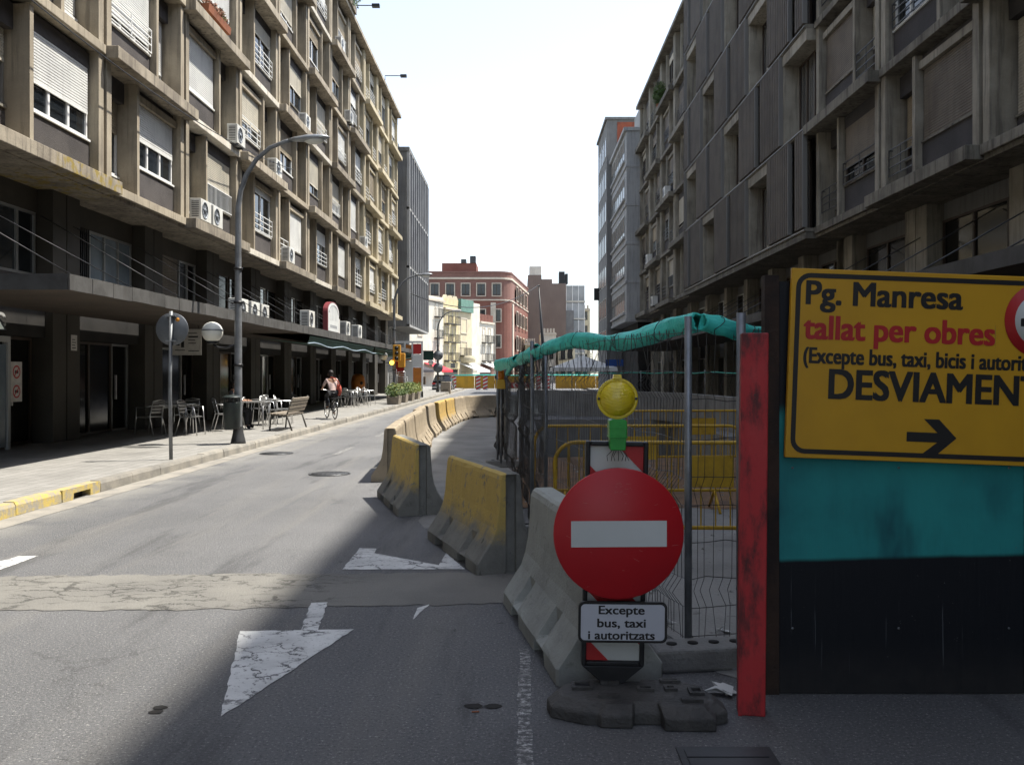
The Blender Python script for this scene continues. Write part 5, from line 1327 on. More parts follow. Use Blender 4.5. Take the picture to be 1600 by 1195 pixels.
# ---------------------------------------------------------------- mesh fence
MT['wire'] = mat('fence_wire', (.10,.10,.10), (.06,.055,.05), 9, .5, 0, 40, metal=.5, rand=.1)
def fence_panel(label, a, b, h=1.88, posts=(1,1), seed=0, bend=.0, r=.0022, step=.052):
    rr = random.Random(seed)
    o = thing('mesh_fence_panel', label, 'fence panel', (a[0], a[1], 0), (0,0,math.atan2(b[1]-a[1], b[0]-a[0])), 'temporary wire mesh fence panels')
    L = math.hypot(b[0]-a[0], b[1]-a[1])
    for k, x in enumerate((0, L)):
        if posts[k]:
            g = MB(); g.tube([(x,0,.08),(x,0,h+.02)], .021, 10); g.build('post', MT['galv'], o)
    prof = [(.10,0),(.28,0),(.36,.055),(.44,0),(.85,0),(.93,.055),(1.01,0),(1.45,0),(1.53,.055),(1.61,0),(h-.04,0)]
    g = MB(); n = int(L/step)
    for k in range(1, n):
        x = k*L/n; bx = rr.gauss(0, .004)
        pts = []
        for (z, d) in prof:
            wob = bend*math.sin(x*3.1+z*2.3) + rr.gauss(0,.0015)
            kink = rr.gauss(0, .028) if (z > 1.58 and bend) else 0
            low = rr.gauss(0, .012) if z < .3 and bend else 0
            pts.append((x+bx+kink*.6+low, d+wob+kink, z))
        if bend and rr.random() < .4: pts.append((x+bx+rr.uniform(-.06,.06), rr.uniform(-.08,.02), h-.1))
        g.tube(pts, r, 3, cap=False)
    for z in (.12,.28,.44,.65,.85,1.01,1.23,1.45,1.61,h-.06):
        d = next((p[1] for p in prof if abs(p[0]-z) < .02), 0)
        g.tube([(L*k/14, d+bend*math.sin(L*k/14*3.1+z*2.3)+rr.gauss(0,.002), z+ (rr.gauss(0,.008) if bend else 0)) for k in range(15)], r*1.15, 3, cap=False)
    stuff(g.build('wire_mesh', MT['wire'], o))
    return o
def foot(label, x, y, rot):
    o = thing('fence_foot', label, 'fence foot', (x, y, 0), (0,0,R(rot)), 'concrete fence feet')
    g = MB(); g.prism([(-.30,0),(.30,0),(.32,.03),(.29,.125),(-.29,.125),(-.32,.03)], 'y', -.11, .11); g.build('block', MT['siteground'], o, bevel=.02)
    g = MB(); [g.lathe([(.03,.126),(.03,.131),(.0,.131)], 10, (xx,0,0)) for xx in (-.18,-.06,.06,.18)]; g.build('socket', MT['dark'], o)
P1, P2 = (.94,5.0), (.11,8.75)
fence_panel('bent wire mesh fence panel behind the warning lamp', P1, P2, 1.9, (1,1), 1, .02)
fence_panel('wire mesh fence panel behind the red post', P1, (2.5,5.35), 1.9, (0,1), 2, .015)
fence_panel('wire mesh fence panel beyond the thick grey corner post', P2, (-.01,12.0), 1.86, (0,1), 3, .02)
fence_panel('wire mesh fence panel at the far end of the fence line', (-.03,12.05), (-.27,15.3), 1.84, (0,1), 4, .02, .0026)
fence_panel('loose wire mesh panel leaning inside the corner', (.27,9.7), (.02,13.0), 1.84, (1,1), 5, .02)
fence_panel('outer one of the bundled mesh panels under the orange beacon', (-.40,15.2), (-.44,18.6), 1.8, (1,1), 6, .015, .003)
fence_panel('middle one of the bundled mesh panels under the orange beacon', (-.34,15.1), (-.36,18.5), 1.8, (1,1), 7, .015, .003)
fence_panel('inner one of the bundled mesh panels under the orange beacon', (-.25,15.25), (-.3,18.7), 1.8, (1,1), 8, .015, .003)
foot('concrete fence foot with holes under the nearest fence post', 1.0, 4.88, 8); foot('concrete fence foot at the fence corner behind the yellow barrier', P2[0], P2[1], 20); foot('concrete fence foot under the bundled fence ends', -.3, 15.2, 5)
# fence on the parapet with a green rope
pf = thing('parapet_fence', 'low wire fence with green rope on the curved parapet', 'fence', (0,0,.96))
pts = PP[2:]
g = MB(); g.tube([(p[0],p[1],.66+.02*math.sin(i*1.7)) for i, p in enumerate(pts)], .016, 6); MT['rope'] = plain('green_rope', (.02,.33,.25), .7); g.build('rope', MT['rope'], pf)
for i in range(0, len(pts), 3): g = MB(); g.tube([(*pts[i],0),(*pts[i],.75)], .018, 6); g.build('post', MT['galv'], pf)
g = MB()
for i in range(len(pts)-1):
    a, b = Vector(pts[i]), Vector(pts[i+1]); n = max(1, int((b-a).length/.12))
    for k in range(n): q = a.lerp(b, k/n); g.tube([(q.x,q.y,0),(q.x,q.y,.66)], .003, 3, cap=False)
stuff(g.build('wire_mesh', MT['wire'], pf))

# rolled green tarpaulin along the fence top
def tarp_mat():
    t = NT('green_tarpaulin'); P = t.P(); w = t.n('ShaderNodeTexWave', wave_type='BANDS'); t.set(w.inputs['Vector'], P); w.inputs['Scale'].default_value = 60; w.inputs['Distortion'].default_value = 2
    col = t.mix(t.ramp(t.noise(P, 6, 5), .35, .7), (.07,.68,.57), (.04,.52,.44))
    col = t.mix(t.math('MULTIPLY', t.ramp(t.noise(P, 24, 3, .7), .64, .7), .8), col, (.012,.06,.06))
    h = t.math('ADD', t.noise(t.map(P, (9,9,22)), 1.0, 4), t.math('MULTIPLY', w.outputs['Fac'], .12))
    return t.out(col, .55, t.bump(h, .6, .03), 0, .35)
MT['tarp'] = tarp_mat()
def tarp(label, pts, rads, seed):
    rr = random.Random(seed); n = 18; P_ = [Vector(p) for p in pts]
    # dense centre line
    Q = []; Rr = []
    for i in range(len(P_)-1):
        for k in range(8): Q.append(P_[i].lerp(P_[i+1], k/8)); Rr.append(rads[i]+(rads[i+1]-rads[i])*k/8)
    Q.append(P_[-1]); Rr.append(rads[-1])
    for _ in range(3):
        for i in range(1, len(Q)-1): Q[i] = (Q[i-1]+Q[i]*2+Q[i+1])/4
    g = MB(); vs = []
    for i, q in enumerate(Q):
        t = (Q[min(i+1,len(Q)-1)]-Q[max(i-1,0)]).normalized(); sx = t.cross(Vector((0,0,1))).normalized(); up = sx.cross(t)
        for k in range(n):
            a = 2*math.pi*k/n
            r_ = Rr[i]*(1+.13*math.sin(3*a+i*.23+seed)+.07*math.sin(7*a-i*.4)+.05*math.sin(i*.9+a*2))
            vs.append(q + sx*math.cos(a)*r_*.85 + up*math.sin(a)*r_)
    m = len(Q)
    g.add(vs, [(i*n+k, i*n+(k+1)%n, (i+1)*n+(k+1)%n, (i+1)*n+k) for i in range(m-1) for k in range(n)], 0, True)
    o = thing('tarpaulin_roll', label, 'tarpaulin', (Q[0].x, Q[0].y, 0)); off = Vector((Q[0].x, Q[0].y, 0))
    g.v = [tuple(Vector(v)-off) for v in g.v]
    roll = g.build('roll', MT['tarp'], o); md = roll.modifiers.new('s', 'SOLIDIFY'); md.thickness = .012
    for i in range(5, m-3, 11):
        g2 = MB(); r_ = Rr[i]*1.17; t = (Q[i+1]-Q[i-1]).normalized(); sx = t.cross(Vector((0,0,1))).normalized(); up = sx.cross(t)
        g2.tube([Q[i]-off + sx*math.cos(2*math.pi*k/12)*r_*.9 + up*math.sin(2*math.pi*k/12)*r_ + t*.03*math.sin(k) for k in range(12)], .0025, 4, closed=True); g2.build('tie_wire', MT['black'], o)
    return o
tarp('rolled turquoise tarpaulin draped along the nearest mesh fence', [at(835,551,8.75),at(865,540,8.0),at(905,530,7.3),at(955,535,6.6),at(1000,528,6.0),at(1050,512,5.45),at(1092,502,5.02)], [.045,.06,.064,.058,.062,.058,.052], 1)
tarp('short turquoise tarpaulin roll running behind the red post', [at(1098,503,5.0),at(1130,512,5.05),at(1165,520,5.1),at(1215,524,5.25)], [.05,.052,.048,.042], 2)
tarp('turquoise tarpaulin flap hanging over the corner post', [at(838,550,8.9),at(822,556,10.0),at(812,562,11.4)], [.08,.075,.06], 3)
tarp('crumpled turquoise tarpaulin end over the bundled fence ends', [at(812,563,11.8),at(795,566,13.2),at(778,570,15.0)], [.05,.085,.09], 4)
tarp('drooping turquoise tarpaulin tail left of the corner post', [at(806,560,12.0),at(800,568,12.6),at(792,584,13.6)], [.06,.06,.03], 5)
# orange beacon on the bundle
wb = thing('warning_beacon', 'small orange warning beacon clipped on the far fence bundle', 'warning light', tuple(at(783,607,14.9)))
MT['amber'] = plain('amber_plastic', (.62,.2,.015), .35); MT['yelplastic'] = plain('yellow_plastic', (.6,.36,.02), .4)
g = MB(); g.prism([(-.075,0),(.075,0),(.06,.16),(-.06,.16)], 'y', -.06, .06); g.build('battery_case', MT['yelplastic'], wb, bevel=.01)
g = MB(); g.lathe([(.05,.16),(.055,.2),(.045,.32),(.02,.38),(0,.39)], 12); g.build('lens', MT['amber'], wb)

# yellow pedestrian railings
MT['rail_yellow'] = mat('railing_yellow', (.56,.34,.03), (.45,.27,.03), 8, .45, 0, 40, rand=.06, spots=.5)
def railing(label, x0, y0, L, rot, plates):
    o = thing('yellow_railing', label, 'railing', (x0, y0, 0), (0,0,R(rot)), 'yellow pedestrian railings')
    g = MB(); r = .19
    pts = [(0,0,.24)] + [(0,0,.80)] + [(r-r*math.cos(R(a)),0,.80+r*math.sin(R(a))) for a in range(15,91,15)] + [(L-r+r*math.sin(R(a)),0,.80+r*math.cos(R(a))) for a in range(0,91,15)] + [(L,0,.24)]
    g.tube(pts, .019, 8, closed=True); g.build('frame', MT['rail_yellow'], o)
    n = int(L/.125)
    for k in range(1, n):
        x = k*L/n; top = .98
        if x < r: top = .80 + math.sqrt(max(0, r*r-(r-x)**2))
        if x > L-r: top = .80 + math.sqrt(max(0, r*r-(x-(L-r))**2))
        g = MB(); g.tube([(x,0,.24),(x,0,top)], .007, 5, cap=False); g.build('bar', MT['rail_yellow'], o)
    for x in (.35, L-.35):
        g = MB(); g.tube([(x,-.28,.01),(x,0,.24),(x,.28,.01)], .016, 6); g.build('foot', MT['rail_yellow'], o)
    for (x, w_) in plates:
        g = MB(); g.box(x,x+w_,-.022,-.015,.60,.87); g.build('plate', MT['rail_yellow'], o)
    return o
railing('nearest yellow pedestrian railing with blank plate behind the no entry sign', .30, 7.9, 2.45, -2, [(1.2,.37)])
railing('farther yellow pedestrian railing at the edge of the soil', .16, 10.35, 2.45, 1, [(1.0,.42)])
railing('third yellow railing standing by the pit edge', 1.6, 14.5, 2.45, 4, [(1.2,.4)])
railing('yellow railing on the right side behind the red post', 2.9, 8.4, 2.45, 6, [(1.0,.4)])

# ---------------------------------------------------------------- red post and painted hoarding
def red_mat():
    t = NT('worn_red_paint'); P = t.P()
    n1 = t.noise(t.map(P, (8,8,3.0)), 1.2, 6, .7)
    col = t.mix(t.math('MULTIPLY', t.ramp(n1, .44, .64), .88), (.45,.028,.032), (.045,.018,.018))
    col = t.mix(t.math('MULTIPLY', t.ramp(t.noise(P, 5, 4), .5, .75), .4), col, (.50,.06,.06))
    return t.out(col, .6, t.bump(t.noise(t.map(P, (30,30,4)), 1, 4), .3, .01))
MT['red_worn'] = red_mat()
rp = thing('red_post', 'tall worn red painted timber post left of the hoarding', 'post', (1.085, 4.2, 0), (0, R(.5), R(-8)))
g = MB(); g.prism([(-.062,-.045),(.062,-.045),(.062,.045),(.03,.045),(.03,.03),(-.03,.03),(-.03,.045),(-.062,.045)], 'z', 0, 1.79); g.build('timber', MT['red_worn'], rp, bevel=.006)
g = MB(); g.box(-.063,-.045,-.048,-.045,.0,1.78); g.build('edge_strip', MT['red_worn'], rp)
g = MB(); g.lathe([(.004,-.049),(.004,-.046)], 6, (0,0,1.5), 'y'); g.build('nail_head', MT['darkgrey'], rp)
gp_ = thing('grey_post', 'short grey steel fence post showing above the red post', 'post', (1.2, 4.85, 0)); g = MB(); g.tube([(0,0,0),(0,0,1.93)], .026, 10); g.build('tube', MT['galv'], gp_); g = MB(); g.box(-.06,.06,-.06,.06,0,.02); g.build('foot_plate', MT['galv'], gp_)
def board_mat():
    t = NT('spray_painted_board'); P = t.P(); s = t.sep(P)
    n1 = t.noise(P, 1.8, 5, .6); x = t.math('MULTIPLY', t.math('SUBTRACT', s[0], 1.2), .028)
    z = t.math('SUBTRACT', t.math('ADD', s[2], t.math('MULTIPLY', t.math('SUBTRACT', t.noise(t.map(P, (1.2,1,.2)), 1.0, 3), .5), .07)), x)
    teal = t.mix(t.ramp(n1, .35, .7), (.022,.27,.26), (.016,.19,.195))
    over = t.math('MULTIPLY', t.ramp(t.noise(t.map(P, (2.6,1,.8), (3.1,0,0)), 1.0, 4), .50, .72), t.ramp(s[2], 1.25, .8))
    teal = t.mix(t.math('MULTIPLY', over, .85), teal, (.004,.02,.045))
    f = t.math('MULTIPLY', t.ramp(z, .652, .680), t.ramp(s[2], 1.46, 1.36))
    col = t.mix(f, (.004,.0055,.009), teal)
    drip = t.ramp(t.noise(t.map(P, (55,1,.9)), 1.0, 4, .6), .67, .71)
    drip = t.math('MULTIPLY', drip, t.math('MULTIPLY', t.ramp(s[2], .66, .6), t.ramp(s[2], .05, .25)))
    col = t.mix(t.math('MULTIPLY', drip, .7), col, (.10,.11,.12))
    spk = t.ramp(t.noise(P, 60, 2, .6), .74, .78); col = t.mix(t.math('MULTIPLY', spk, .5), col, (.14,.15,.15))
    low = t.math('MULTIPLY', t.ramp(s[2], .30, .02), t.noise(P, 9, 4)); col = t.mix(t.math('MULTIPLY', low, .6), col, (.05,.045,.04))
    return t.out(col, .55, t.bump(t.noise(t.map(P, (60,1,3)), 1.0, 4), .12, .01), 0, .3)
MT['board'] = board_mat()
hd = thing('painted_hoarding', 'plywood hoarding sprayed turquoise above and black below', 'hoarding', (1.235, 4.44, 0))
for k in range(3):
    g = MB(); g.box(.055+k*1.22+(.001 if k else 0), .055+(k+1)*1.22-.002, 0, .02, .005, 2.06); g.build('plywood_sheet', MT['board'], hd)
MT['rust'] = mat('rusty_steel', (.045,.026,.017), (.02,.014,.012), 6, .8, .3, 40, rand=0, spots=.4)
g = MB(); g.box(-.02,.052,-.006,.06,0,2.09); g.build('edge_post', MT['rust'], hd)
g = MB(); g.box(-.075,-.02,.01,.04,.27,.42); g.build('hinge', MT['rust'], hd)
for z in (.3,1.1,1.85): g = MB(); g.box(.1,3.7,.022,.08,z,z+.08); g.build('batten', MT['wood'], hd)
for x in (.12,.65,1.2,1.34,1.8):
    for z in (.33,1.13): g = MB(); g.lathe([(.006,-.003),(.006,.0)], 8, (x,0,z), 'y'); g.build('screw', MT['galv'], hd)
# diversion sign
def rrect(w, h, r, n=6):
    out = []
    for cx, cz, a0 in ((w-r, -r, 90), (r, -r, 180), (r, -h+r, 270), (w-r, -h+r, 0)):
        pts = []
        for k in range(n+1):
            a = R(a0 - 90 + 90*k/n) if False else R({90:0,180:90,270:180,0:270}[a0] + 90*k/n)
            pts.append((cx + r*math.cos(a), cz + r*math.sin(a)))
        out += pts
    return out
def ringshape(g, w, h, m0, m1, r0, r1, y):
    A = [(x+m0, z-m0) for x, z in rrect(w-2*m0, h-2*m0, r0)]; B = [(x+m1, z-m1) for x, z in rrect(w-2*m1, h-2*m1, r1)]; n = len(A)
    g.add([(x,y,z) for x, z in A] + [(x,y,z) for x, z in B], [(k,(k+1)%n,n+(k+1)%n,n+k) for k in range(n)])
def scratch_mat(nm, c, c2, rough=.45, sc=(.12,.11,.1)):
    t = NT(nm); P = t.P()
    col = t.mix(t.ramp(t.noise(P, 2.2, 5), .35, .75), c, c2)
    dr = t.ramp(t.noise(t.map(P, (70,1,1.6)), 1.0, 3, .6), .74, .78)
    col = t.mix(t.math('MULTIPLY', dr, .45), col, sc)
    d2 = t.ramp(t.noise(P, 26, 4, .7), .70, .76); col = t.mix(t.math('MULTIPLY', d2, .35), col, tuple(v*.5 for v in c))
    return t.out(col, rough, t.bump(t.noise(P, 90, 2), .05, .005), 0, .4)
MT['sign_yellow'] = scratch_mat('sign_yellow', (.62,.33,.012), (.54,.285,.012))
MT['sign_black'] = scratch_mat('sign_black_print', (.012,.011,.011), (.018,.016,.015), .45, (.2,.17,.1))
MT['sign_red'] = scratch_mat('sign_red_print', (.46,.018,.02), (.40,.018,.02), .45, (.5,.3,.1))
MT['sign_white'] = scratch_mat('sign_white', (.60,.62,.60), (.54,.56,.54), .4, (.3,.3,.3))
YS = 4.385; K = YS/FPX
o0 = at(1238, 418, YS)
ds = thing('diversion_sign', 'large yellow roadworks diversion sign reading DESVIAMENT on the hoarding', 'sign', tuple(o0), (0, R(2.15), 0))
Wd, Hd = 490*K, 296*K
g = MB(); g.box(0, Wd, 0, .03, -Hd, 0); g.build('panel', MT['sign_yellow'], ds, bevel=.004)
g = MB(); ringshape(g, Wd, Hd, 7*K, 14.5*K, 22*K, 15*K, -.002); g.build('border', MT['sign_black'], ds)
def sign_text(s, px, py, h, width_px, m):     # px,py: offset in the sign plane, in units of K
    me = text_mesh(s, h*K, MT[m], .05, width_px*K); o_ = put('lettering', me, ds, (px*K, -.0025, -py*K)); stuff(o_)
sign_text('Pg. Manresa', 24, 55, 36, 243, 'sign_black')
sign_text('tallat per obres', 22, 109, 36, 297, 'sign_red')
sign_text('(Excepte bus, taxi, bicis i autoritzats)', 23, 147, 24, 398, 'sign_black')
sign_text('DESVIAMENT', 65, 201, 45, 332, 'sign_black')
g = MB(); A = [(190,250),(190,263),(226,263),(205,284),(228,284),(268,256.5),(228,229),(205,229),(226,250)]
A = [(188,249),(188,264),(236,264),(210,285),(234,285),(266,256.5),(238,228),(214,228),(236,249)]
bm = bmesh.new(); f = bm.faces.new([bm.verts.new((x*K, -.0025, -z*K)) for x, z in A]); bm.normal_update(); bmesh.ops.triangulate(bm, faces=[f], ngon_method='EAR_CLIP'); me = bpy.data.meshes.new('arrow'); bm.to_mesh(me); bm.free(); me.materials.append(MT['sign_black']); put('arrow', me, ds)
g = MB(); g.lathe([(59*K,-.004),(59*K,-.0022)], 40, (393*K,0,-68*K), 'y'); g.build('prohibition_ring', MT['sign_red'], ds)
g = MB(); g.lathe([(43*K,-.0055),(43*K,-.0042)], 40, (393*K,0,-68*K), 'y'); g.build('ring_centre', MT['sign_white'], ds)
g = MB(); g.prism([(-34,0),(34,0),(34,12),(22,14),(14,26),(-14,26),(-22,14),(-34,12)], 'y', -.0068, -.0058); g.v = [(v[0]*K+393*K, v[1], v[2]*K-78*K) for v in g.v]; g.build('car_symbol', MT['sign_black'], ds)

# ---------------------------------------------------------------- no-entry sign assembly
Y0 = 4.30; KK = Y0/FPX
def nx(px): return (px-814)*KK - X0
X0 = (957-814)*KK
def nz(py): return EYE + (583-py)*KK
tbp = thing('delineator_panel', 'black framed red and white striped delineator panel behind the no entry disc', 'traffic panel', (X0, Y0+.05, 0), (0, R(1.2), 0))
MT['rubber'] = mat('black_plastic', (.018,.018,.02), (.012,.012,.013), 5, .5, .1, 60, rand=0)
zt, zb = nz(690), nz(1042)
g = MB(); hw = .152
g.box(-hw,-hw+.022,-.03,.03,zb,zt); g.box(hw-.022,hw,-.03,.03,zb,zt); g.box(-hw+.022,hw-.022,-.03,.03,zt-.022,zt); g.box(-hw+.022,hw-.022,-.03,.03,zb,zb+.022); g.build('frame', MT['rubber'], tbp, bevel=.006)
g = MB(); g.prism([(-hw,zb),(hw,zb),(.045,zb-.09),(.035,.10),(-.035,.10),(-.045,zb-.09)], 'y', -.028, .028); g.build('stem', MT['rubber'], tbp, bevel=.005)
MT['stripe_white'] = scratch_mat('stripe_white', (.56,.57,.54), (.48,.49,.46), .5, (.1,.1,.1))
g = MB(); g.box(-hw+.022,hw-.022,-.005,.005,zb+.022,zt-.022); g.build('panel_board', MT['stripe_white'], tbp)
ht = zt-zb-.044; wi = hw-.022
def clip(poly, test, inter):
    out = []
    for i in range(len(poly)):
        a, b = poly[i], poly[(i+1) % len(poly)]
        if test(a): out.append(a)
        if test(a) != test(b): out.append(inter(a, b))
    return out
for k in range(-1, 4):
    zc = .05+(k+1)*.42-.42; poly = [(-wi, zc+.26), (-wi, zc+.07), (wi, zc-.19), (wi, zc)]
    for lim, sg_ in ((zb+.022, 1), (zt-.022, -1)):
        poly = clip(poly, lambda p: (p[1]-lim)*sg_ >= 0, lambda a, b: (a[0]+(b[0]-a[0])*(lim-a[1])/(b[1]-a[1]), lim)) if poly else poly
    if len(poly) > 2: g = MB(); g.prism(poly, 'y', -.0085, -.0055); g.build('red_stripe', MT['sign_red'], tbp)
ft = thing('rubber_foot', 'heavy black recycled rubber foot under the no entry sign', 'sign foot', (X0+.10, Y0-.06, 0), (0,0,R(-2)))
MT['foot_rubber'] = mat('recycled_rubber', (.075,.071,.066), (.045,.043,.041), 7, .7, .6, 45, rand=0, spots=.4)
plan = [(-.42,-.02),(-.40,-.12),(-.25,-.20),(-.19,-.20),(-.17,-.235),(-.03,-.235),(-.02,-.19),(.10,-.19),(.11,-.26),(.34,-.26),(.35,-.19),(.41,-.16),(.41,-.05),(.34,.10),(.22,.18),(.05,.18),(.04,.14),(-.08,.14),(-.10,.18),(-.26,.17),(-.38,.08)]
top = [(x*.86, y*.82+.005) for x, y in plan]; n = len(plan)
g = MB(); vs = [(x,y,.0) for x,y in plan] + [(x,y,.055) for x,y in plan] + [(x,y,.095) for x,y in top]
g.add(vs, [(k,(k+1)%n,n+(k+1)%n,n+k) for k in range(n)] + [(n+k,n+(k+1)%n,2*n+(k+1)%n,2*n+k) for k in range(n)] + [tuple(2*n+k for k in range(n)), tuple(range(n-1,-1,-1))]); g.build('foot_body', MT['foot_rubber'], ft, bevel=.008)
g = MB()
for (x, y, w_, d_) in ((-.30,-.02,.10,.09),(-.16,.06,.09,.05),(.01,-.03,.08,.05),(.14,-.02,.06,.05),(.25,-.07,.07,.08),(.13,.09,.10,.04),(-.18,-.12,.10,.035),(.2,-.16,.1,.03)):
    t = .014
    g.box(x,x+w_,y,y+t,.092,.110); g.box(x,x+w_,y+d_-t,y+d_,.092,.110); g.box(x,x+t,y+t,y+d_-t,.092,.110); g.box(x+w_-t,x+w_,y+t,y+d_-t,.092,.110)
stuff(g.build('socket_rims', MT['foot_rubber'], ft))
g = MB()
for (x, y, w_, d_) in ((-.286,-.006,.072,.062),(.024,-.016,.052,.022),(.264,-.056,.042,.052)): g.box(x,x+w_,y,y+d_,.0955,.098)
g.build('socket', MT['black'], ft)
ne = thing('no_entry_sign', 'round red no entry sign with white bar', 'traffic sign', (nx(965)+X0, Y0-.05, nz(830)), (0,0,R(2)))
MT['ne_red'] = scratch_mat('no_entry_red', (.47,.012,.018), (.42,.012,.018), .4, (.5,.1,.1))
g = MB(); g.lathe([(.300,.02),(.313,.012),(.313,-.004),(.308,-.008),(0,-.008)], 56, (0,0,0), 'y'); g.build('disc', MT['ne_red'], ne)
g = MB(); g.box(-.229,.229,-.0105,-.0085,-.062,.062); g.build('bar', MT['sign_white'], ne)
g = MB(); g.box(-.02,.02,.012,.09,-.2,.2); g.build('bracket', MT['galv'], ne)
g = MB(); q_ = random.Random(8)
for k in range(26):
    a, r_ = q_.uniform(0, 6.28), .30*math.sqrt(q_.random()); x, z = r_*math.cos(a), r_*math.sin(a)
    if k < 9: x, z = q_.uniform(-.03,.06), q_.uniform(.19,.24)
    if abs(x) < .24 and abs(z) < .075: continue
    L_, t_ = q_.uniform(.008,.03), q_.uniform(-.6,.6); g.add([(x,-.0088,z),(x+L_,-.0088,z+L_*t_),(x+L_,-.0088,z+L_*t_+.0016),(x,-.0088,z+.002)], [(0,1,2,3)])
MT['scuff'] = plain('scuffed_red', (.5,.12,.11), .7); stuff(g.build('scuffs', MT['scuff'], ne))
ex = thing('supplementary_plate', 'small white plate reading Excepte bus, taxi i autoritzats', 'sign', (nx(971)+X0, Y0-.05, nz(966.5)), (0,R(.6),0))
w_, h_ = 137*KK, 63*KK
rr_ = [(x-w_/2, z+h_/2) for x, z in rrect(w_, h_, .028)]
g = MB(); g.prism(rr_, 'y', -.006, .012); g.build('plate', MT['sign_black'], ex)
rr_ = [(x-w_/2+.012, z+h_/2-.012) for x, z in rrect(w_-.024, h_-.024, .02)]
MT['plate_white'] = scratch_mat('plate_white', (.50,.51,.55), (.45,.46,.5), .4, (.3,.3,.3))
g = MB(); g.prism(rr_, 'y', -.0078, -.0062); g.build('plate_face', MT['plate_white'], ex)
for s, z, wpx in (('Excepte', .040, 70), ('bus, taxi', -.022, 74), ('i autoritzats', -.080, 102)):
    stuff(put('lettering', text_mesh(s, .040, MT['sign_black'], .05, wpx*KK, 'CENTER'), ex, (-.006, -.0083, z)))
wl = thing('warning_lamp', 'round yellow roadworks warning lamp on a green battery case', 'warning light', (nx(964)+X0, Y0-.01, nz(700)))
def lens_mat():
    t = NT('yellow_lens'); P = t.P(True); w = t.n('ShaderNodeTexWave', wave_type='RINGS', rings_direction='Y'); t.set(w.inputs['Vector'], P); w.inputs['Scale'].default_value = 45
    v = t.n('ShaderNodeTexVoronoi'); t.set(v.inputs['Vector'], P); v.inputs['Scale'].default_value = 130
    col = t.mix(t.noise(P, 14, 3), (.85,.66,.02), (.74,.54,.012))
    m = t.out(col, .22, t.bump(t.math('ADD', w.outputs['Fac'], v.outputs['Distance']), .5, .006), 0, .6)
    t.b.inputs['Coat Weight'].default_value = .5
    return m
MT['lens'] = lens_mat(); MT['greenplastic'] = mat('green_plastic', (.03,.33,.05), (.025,.26,.04), 5, .4, .05, 50, rand=0)
zc = nz(622)-nz(700)
g = MB(); g.lathe([(.0,.034),(.05,.03),(.082,.014),(.084,.0)], 32, (0,0,zc), 'y'); g.lathe([(.0,-.044),(.05,-.038),(.082,-.018),(.084,.0)], 32, (0,0,zc), 'y'); g.build('lens', MT['lens'], wl)
g = MB(); g.lathe([(.099,-.011),(.099,.011),(.083,.013),(.083,-.013),(.099,-.011)], 36, (0,0,zc), 'y'); g.build('lens_rim', MT['lens'], wl)
g = MB(); g.prism([(-.022,zc+.094),(.022,zc+.094),(.018,zc+.116),(-.018,zc+.116)], 'y', -.015, .015); g.build('hanging_tab', MT['lens'], wl)
for a in (0, 180):
    g = MB(); g.lathe([(.007,-.018),(.007,-.011)], 8, (.09*math.cos(R(a)),0,zc), 'y'); g.build('screw', MT['darkgrey'], wl)
g = MB(); g.prism([(-.042,.06),(.042,.06),(.042,.135),(.030,.142),(-.030,.142),(-.042,.135)], 'y', -.05, .05); g.prism([(-.036,-.005),(.036,-.005),(.040,.058),(-.040,.058)], 'y', -.045, .045); g.build('battery_case', MT['greenplastic'], wl, bevel=.004)
g = MB(); [g.box(-.044,.044,-.052,.052,z,z+.007) for z in (.056,.10)]; g.build('case_rib', MT['greenplastic'], wl)
g = MB()
for k in range(7): g.tube([(-.03+k*.01,-.05,-.005),(-.045+k*.015+rnd.uniform(-.01,.01),-.05,-.03),(-.05+k*.017,-.04,-.055)], .002, 4)
stuff(g.build('tie_wire', MT['black'], wl))

# ---------------------------------------------------------------- far site objects
MT['hoard_yellow'] = mat('hoarding_yellow', (.52,.30,.03), (.42,.24,.03), 1.5, .6, 0, 20, rand=.12, streak=.2)
fh = thing('yellow_hoarding', 'long row of yellow site panels with red and white chevrons closing the road', 'hoarding', (-6.6, 88, 0))
for k in range(9):
    if k == 4: continue
    g = MB(); g.box(.02,1.98,-.03,.03,.12,1.35); g.build('panel', MT['hoard_yellow'], fh, (k*2.0,0,0))
for x in (-.25, 2.15, 2.85, 8.1, 9.0):
    g = MB(); g.box(x,x+.45,-.05,.05,0,1.45); p_ = g.build('striped_post', MT['stripe_white'], fh)
    for q in range(4): g = MB(); g.add([(x,-.055,q*.36),(x+.45,-.055,q*.36+.2),(x+.45,-.055,q*.36+.38),(x,-.055,q*.36+.18)], [(0,1,2,3)]); g.build('red_stripe', MT['sign_red'], p_)
g = MB(); g.tube([(0,-.05,1.42),(3,-.06,1.46),(6,-.05,1.40),(9,-.06,1.45),(18,-.05,1.42)], .06, 8); g.build('green_roll', MT['tarp'], fh)
g = MB(); g.box(5.0,7.4,-.06,-.05,.2,.75); cp = g.build('chevron_board', MT['sign_red'], fh)
for k in range(4): g = MB(); x = 5.2+k*.55; g.add([(x,-.065,.475),(x+.25,-.065,.73),(x+.45,-.065,.73),(x+.2,-.065,.475),(x+.45,-.065,.22),(x+.25,-.065,.22)], [(0,1,2,3),(0,3,4,5)]); g.build('chevron', MT['stripe_white'], cp)
tn = thing('marquee_tent', 'white pyramid roofed marquee tent behind the fence', 'tent', (4.3, 62, 0))
g = MB(); hw = 2.2
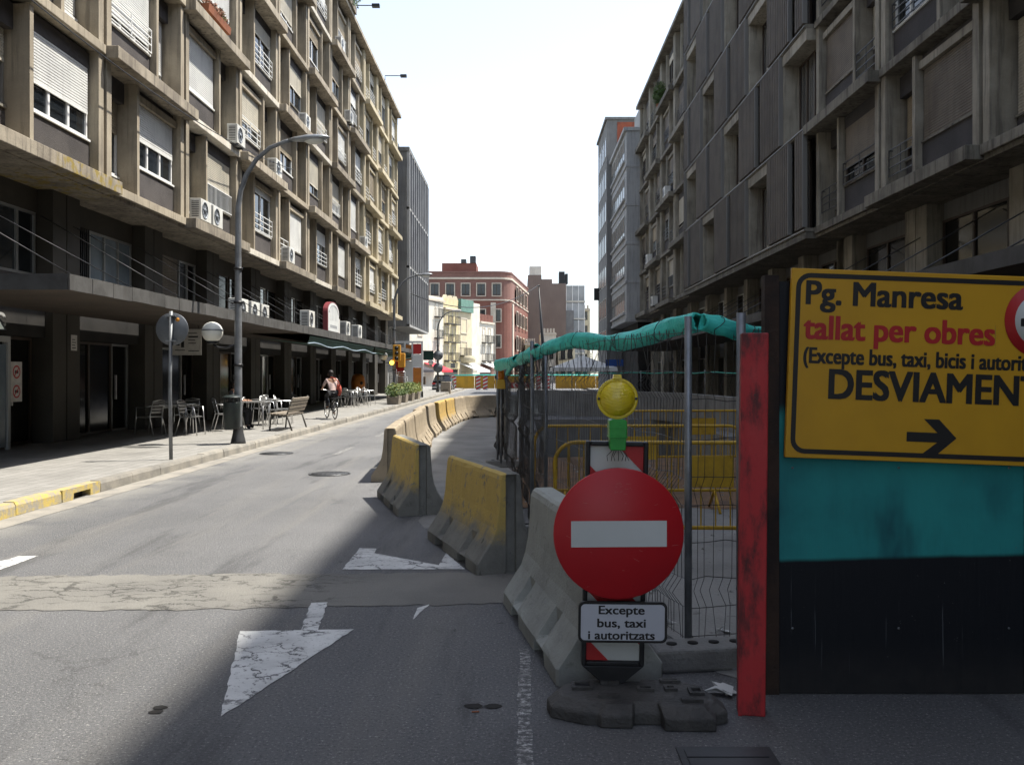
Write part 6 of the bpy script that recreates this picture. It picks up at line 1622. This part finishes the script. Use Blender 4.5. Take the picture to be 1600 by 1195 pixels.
g.add([(-hw,-hw,2.0),(hw,-hw,2.0),(hw,hw,2.0),(-hw,hw,2.0),(0,0,2.85)], [(0,1,4),(1,2,4),(2,3,4),(3,0,4)]); g.add([(-hw,-hw,1.75),(hw,-hw,1.75),(hw,hw,1.75),(-hw,hw,1.75),(-hw,-hw,2.0),(hw,-hw,2.0),(hw,hw,2.0),(-hw,hw,2.0)], [(0,1,5,4),(1,2,6,5),(2,3,7,6),(3,0,4,7)]); g.build('roof', MT['awn_white'], tn)
for x in (-hw,hw):
    for y in (-hw,hw): g = MB(); g.tube([(x,y,0),(x,y,1.8)], .04, 6); g.build('pole', MT['alu'], tn)
bs = thing('blue_street_sign', 'small blue direction sign right of the marquee', 'sign', (6.3, 60, 0)); MT['blue'] = plain('sign_blue', (.01,.06,.25), .5)
g = MB(); g.tube([(0,0,0),(0,0,2.6)], .04, 6); g.build('pole', MT['galv'], bs); g = MB(); g.box(-.6,.6,-.05,-.03,2.1,2.55); g.build('sign_plate', MT['blue'], bs)
# litter on the ground
MT['paper'] = plain('crumpled_paper', (.5,.5,.48), .8)
for i, (px, py, sz, lab) in enumerate(((1126,1085,.05,'crumpled white paper beside the concrete fence foot'),(1128,988,.05,'small white wrapper lying under the mesh fence'),(1042,975,.03,'tiny torn paper scrap near the no entry plate'))):
    x, y = gp(px, py); rr = random.Random(i); g = MB(); vs = [(rr.gauss(0,sz), rr.gauss(0,sz*.7), abs(rr.gauss(0,sz*.4))+.004) for _ in range(14)]
    g.add(vs, [(k,k+1,k+2) for k in range(12)]); tag(g.build('paper_litter', MT['paper'], None, (x,y,.006)), lab, 'litter')
sr = random.Random(3); g = MB()
for _ in range(420):
    x, y = sr.uniform(-.2,6.5), sr.uniform(4.2,16.5)
    if x < 1.05 - (y-5)*.22 and y < 9: continue
    s = sr.uniform(.006,.03)*(1.6 if y > 10.5 else .8); n = 5; b0 = len(g.v)
    vs = [(x+math.cos(2*math.pi*k/n)*s*sr.uniform(.6,1.2), y+math.sin(2*math.pi*k/n)*s*sr.uniform(.6,1.2), .006) for k in range(n)] + [(x+sr.uniform(-s,s)*.3, y+sr.uniform(-s,s)*.3, .006+s*.8)]
    g.add(vs, [(k,(k+1)%n,n) for k in range(n)])
o = stuff(g.build('rubble', MT['siteground'])); o['label'] = 'loose stones and crumbs scattered over the fenced site ground'; o['category'] = 'rubble'
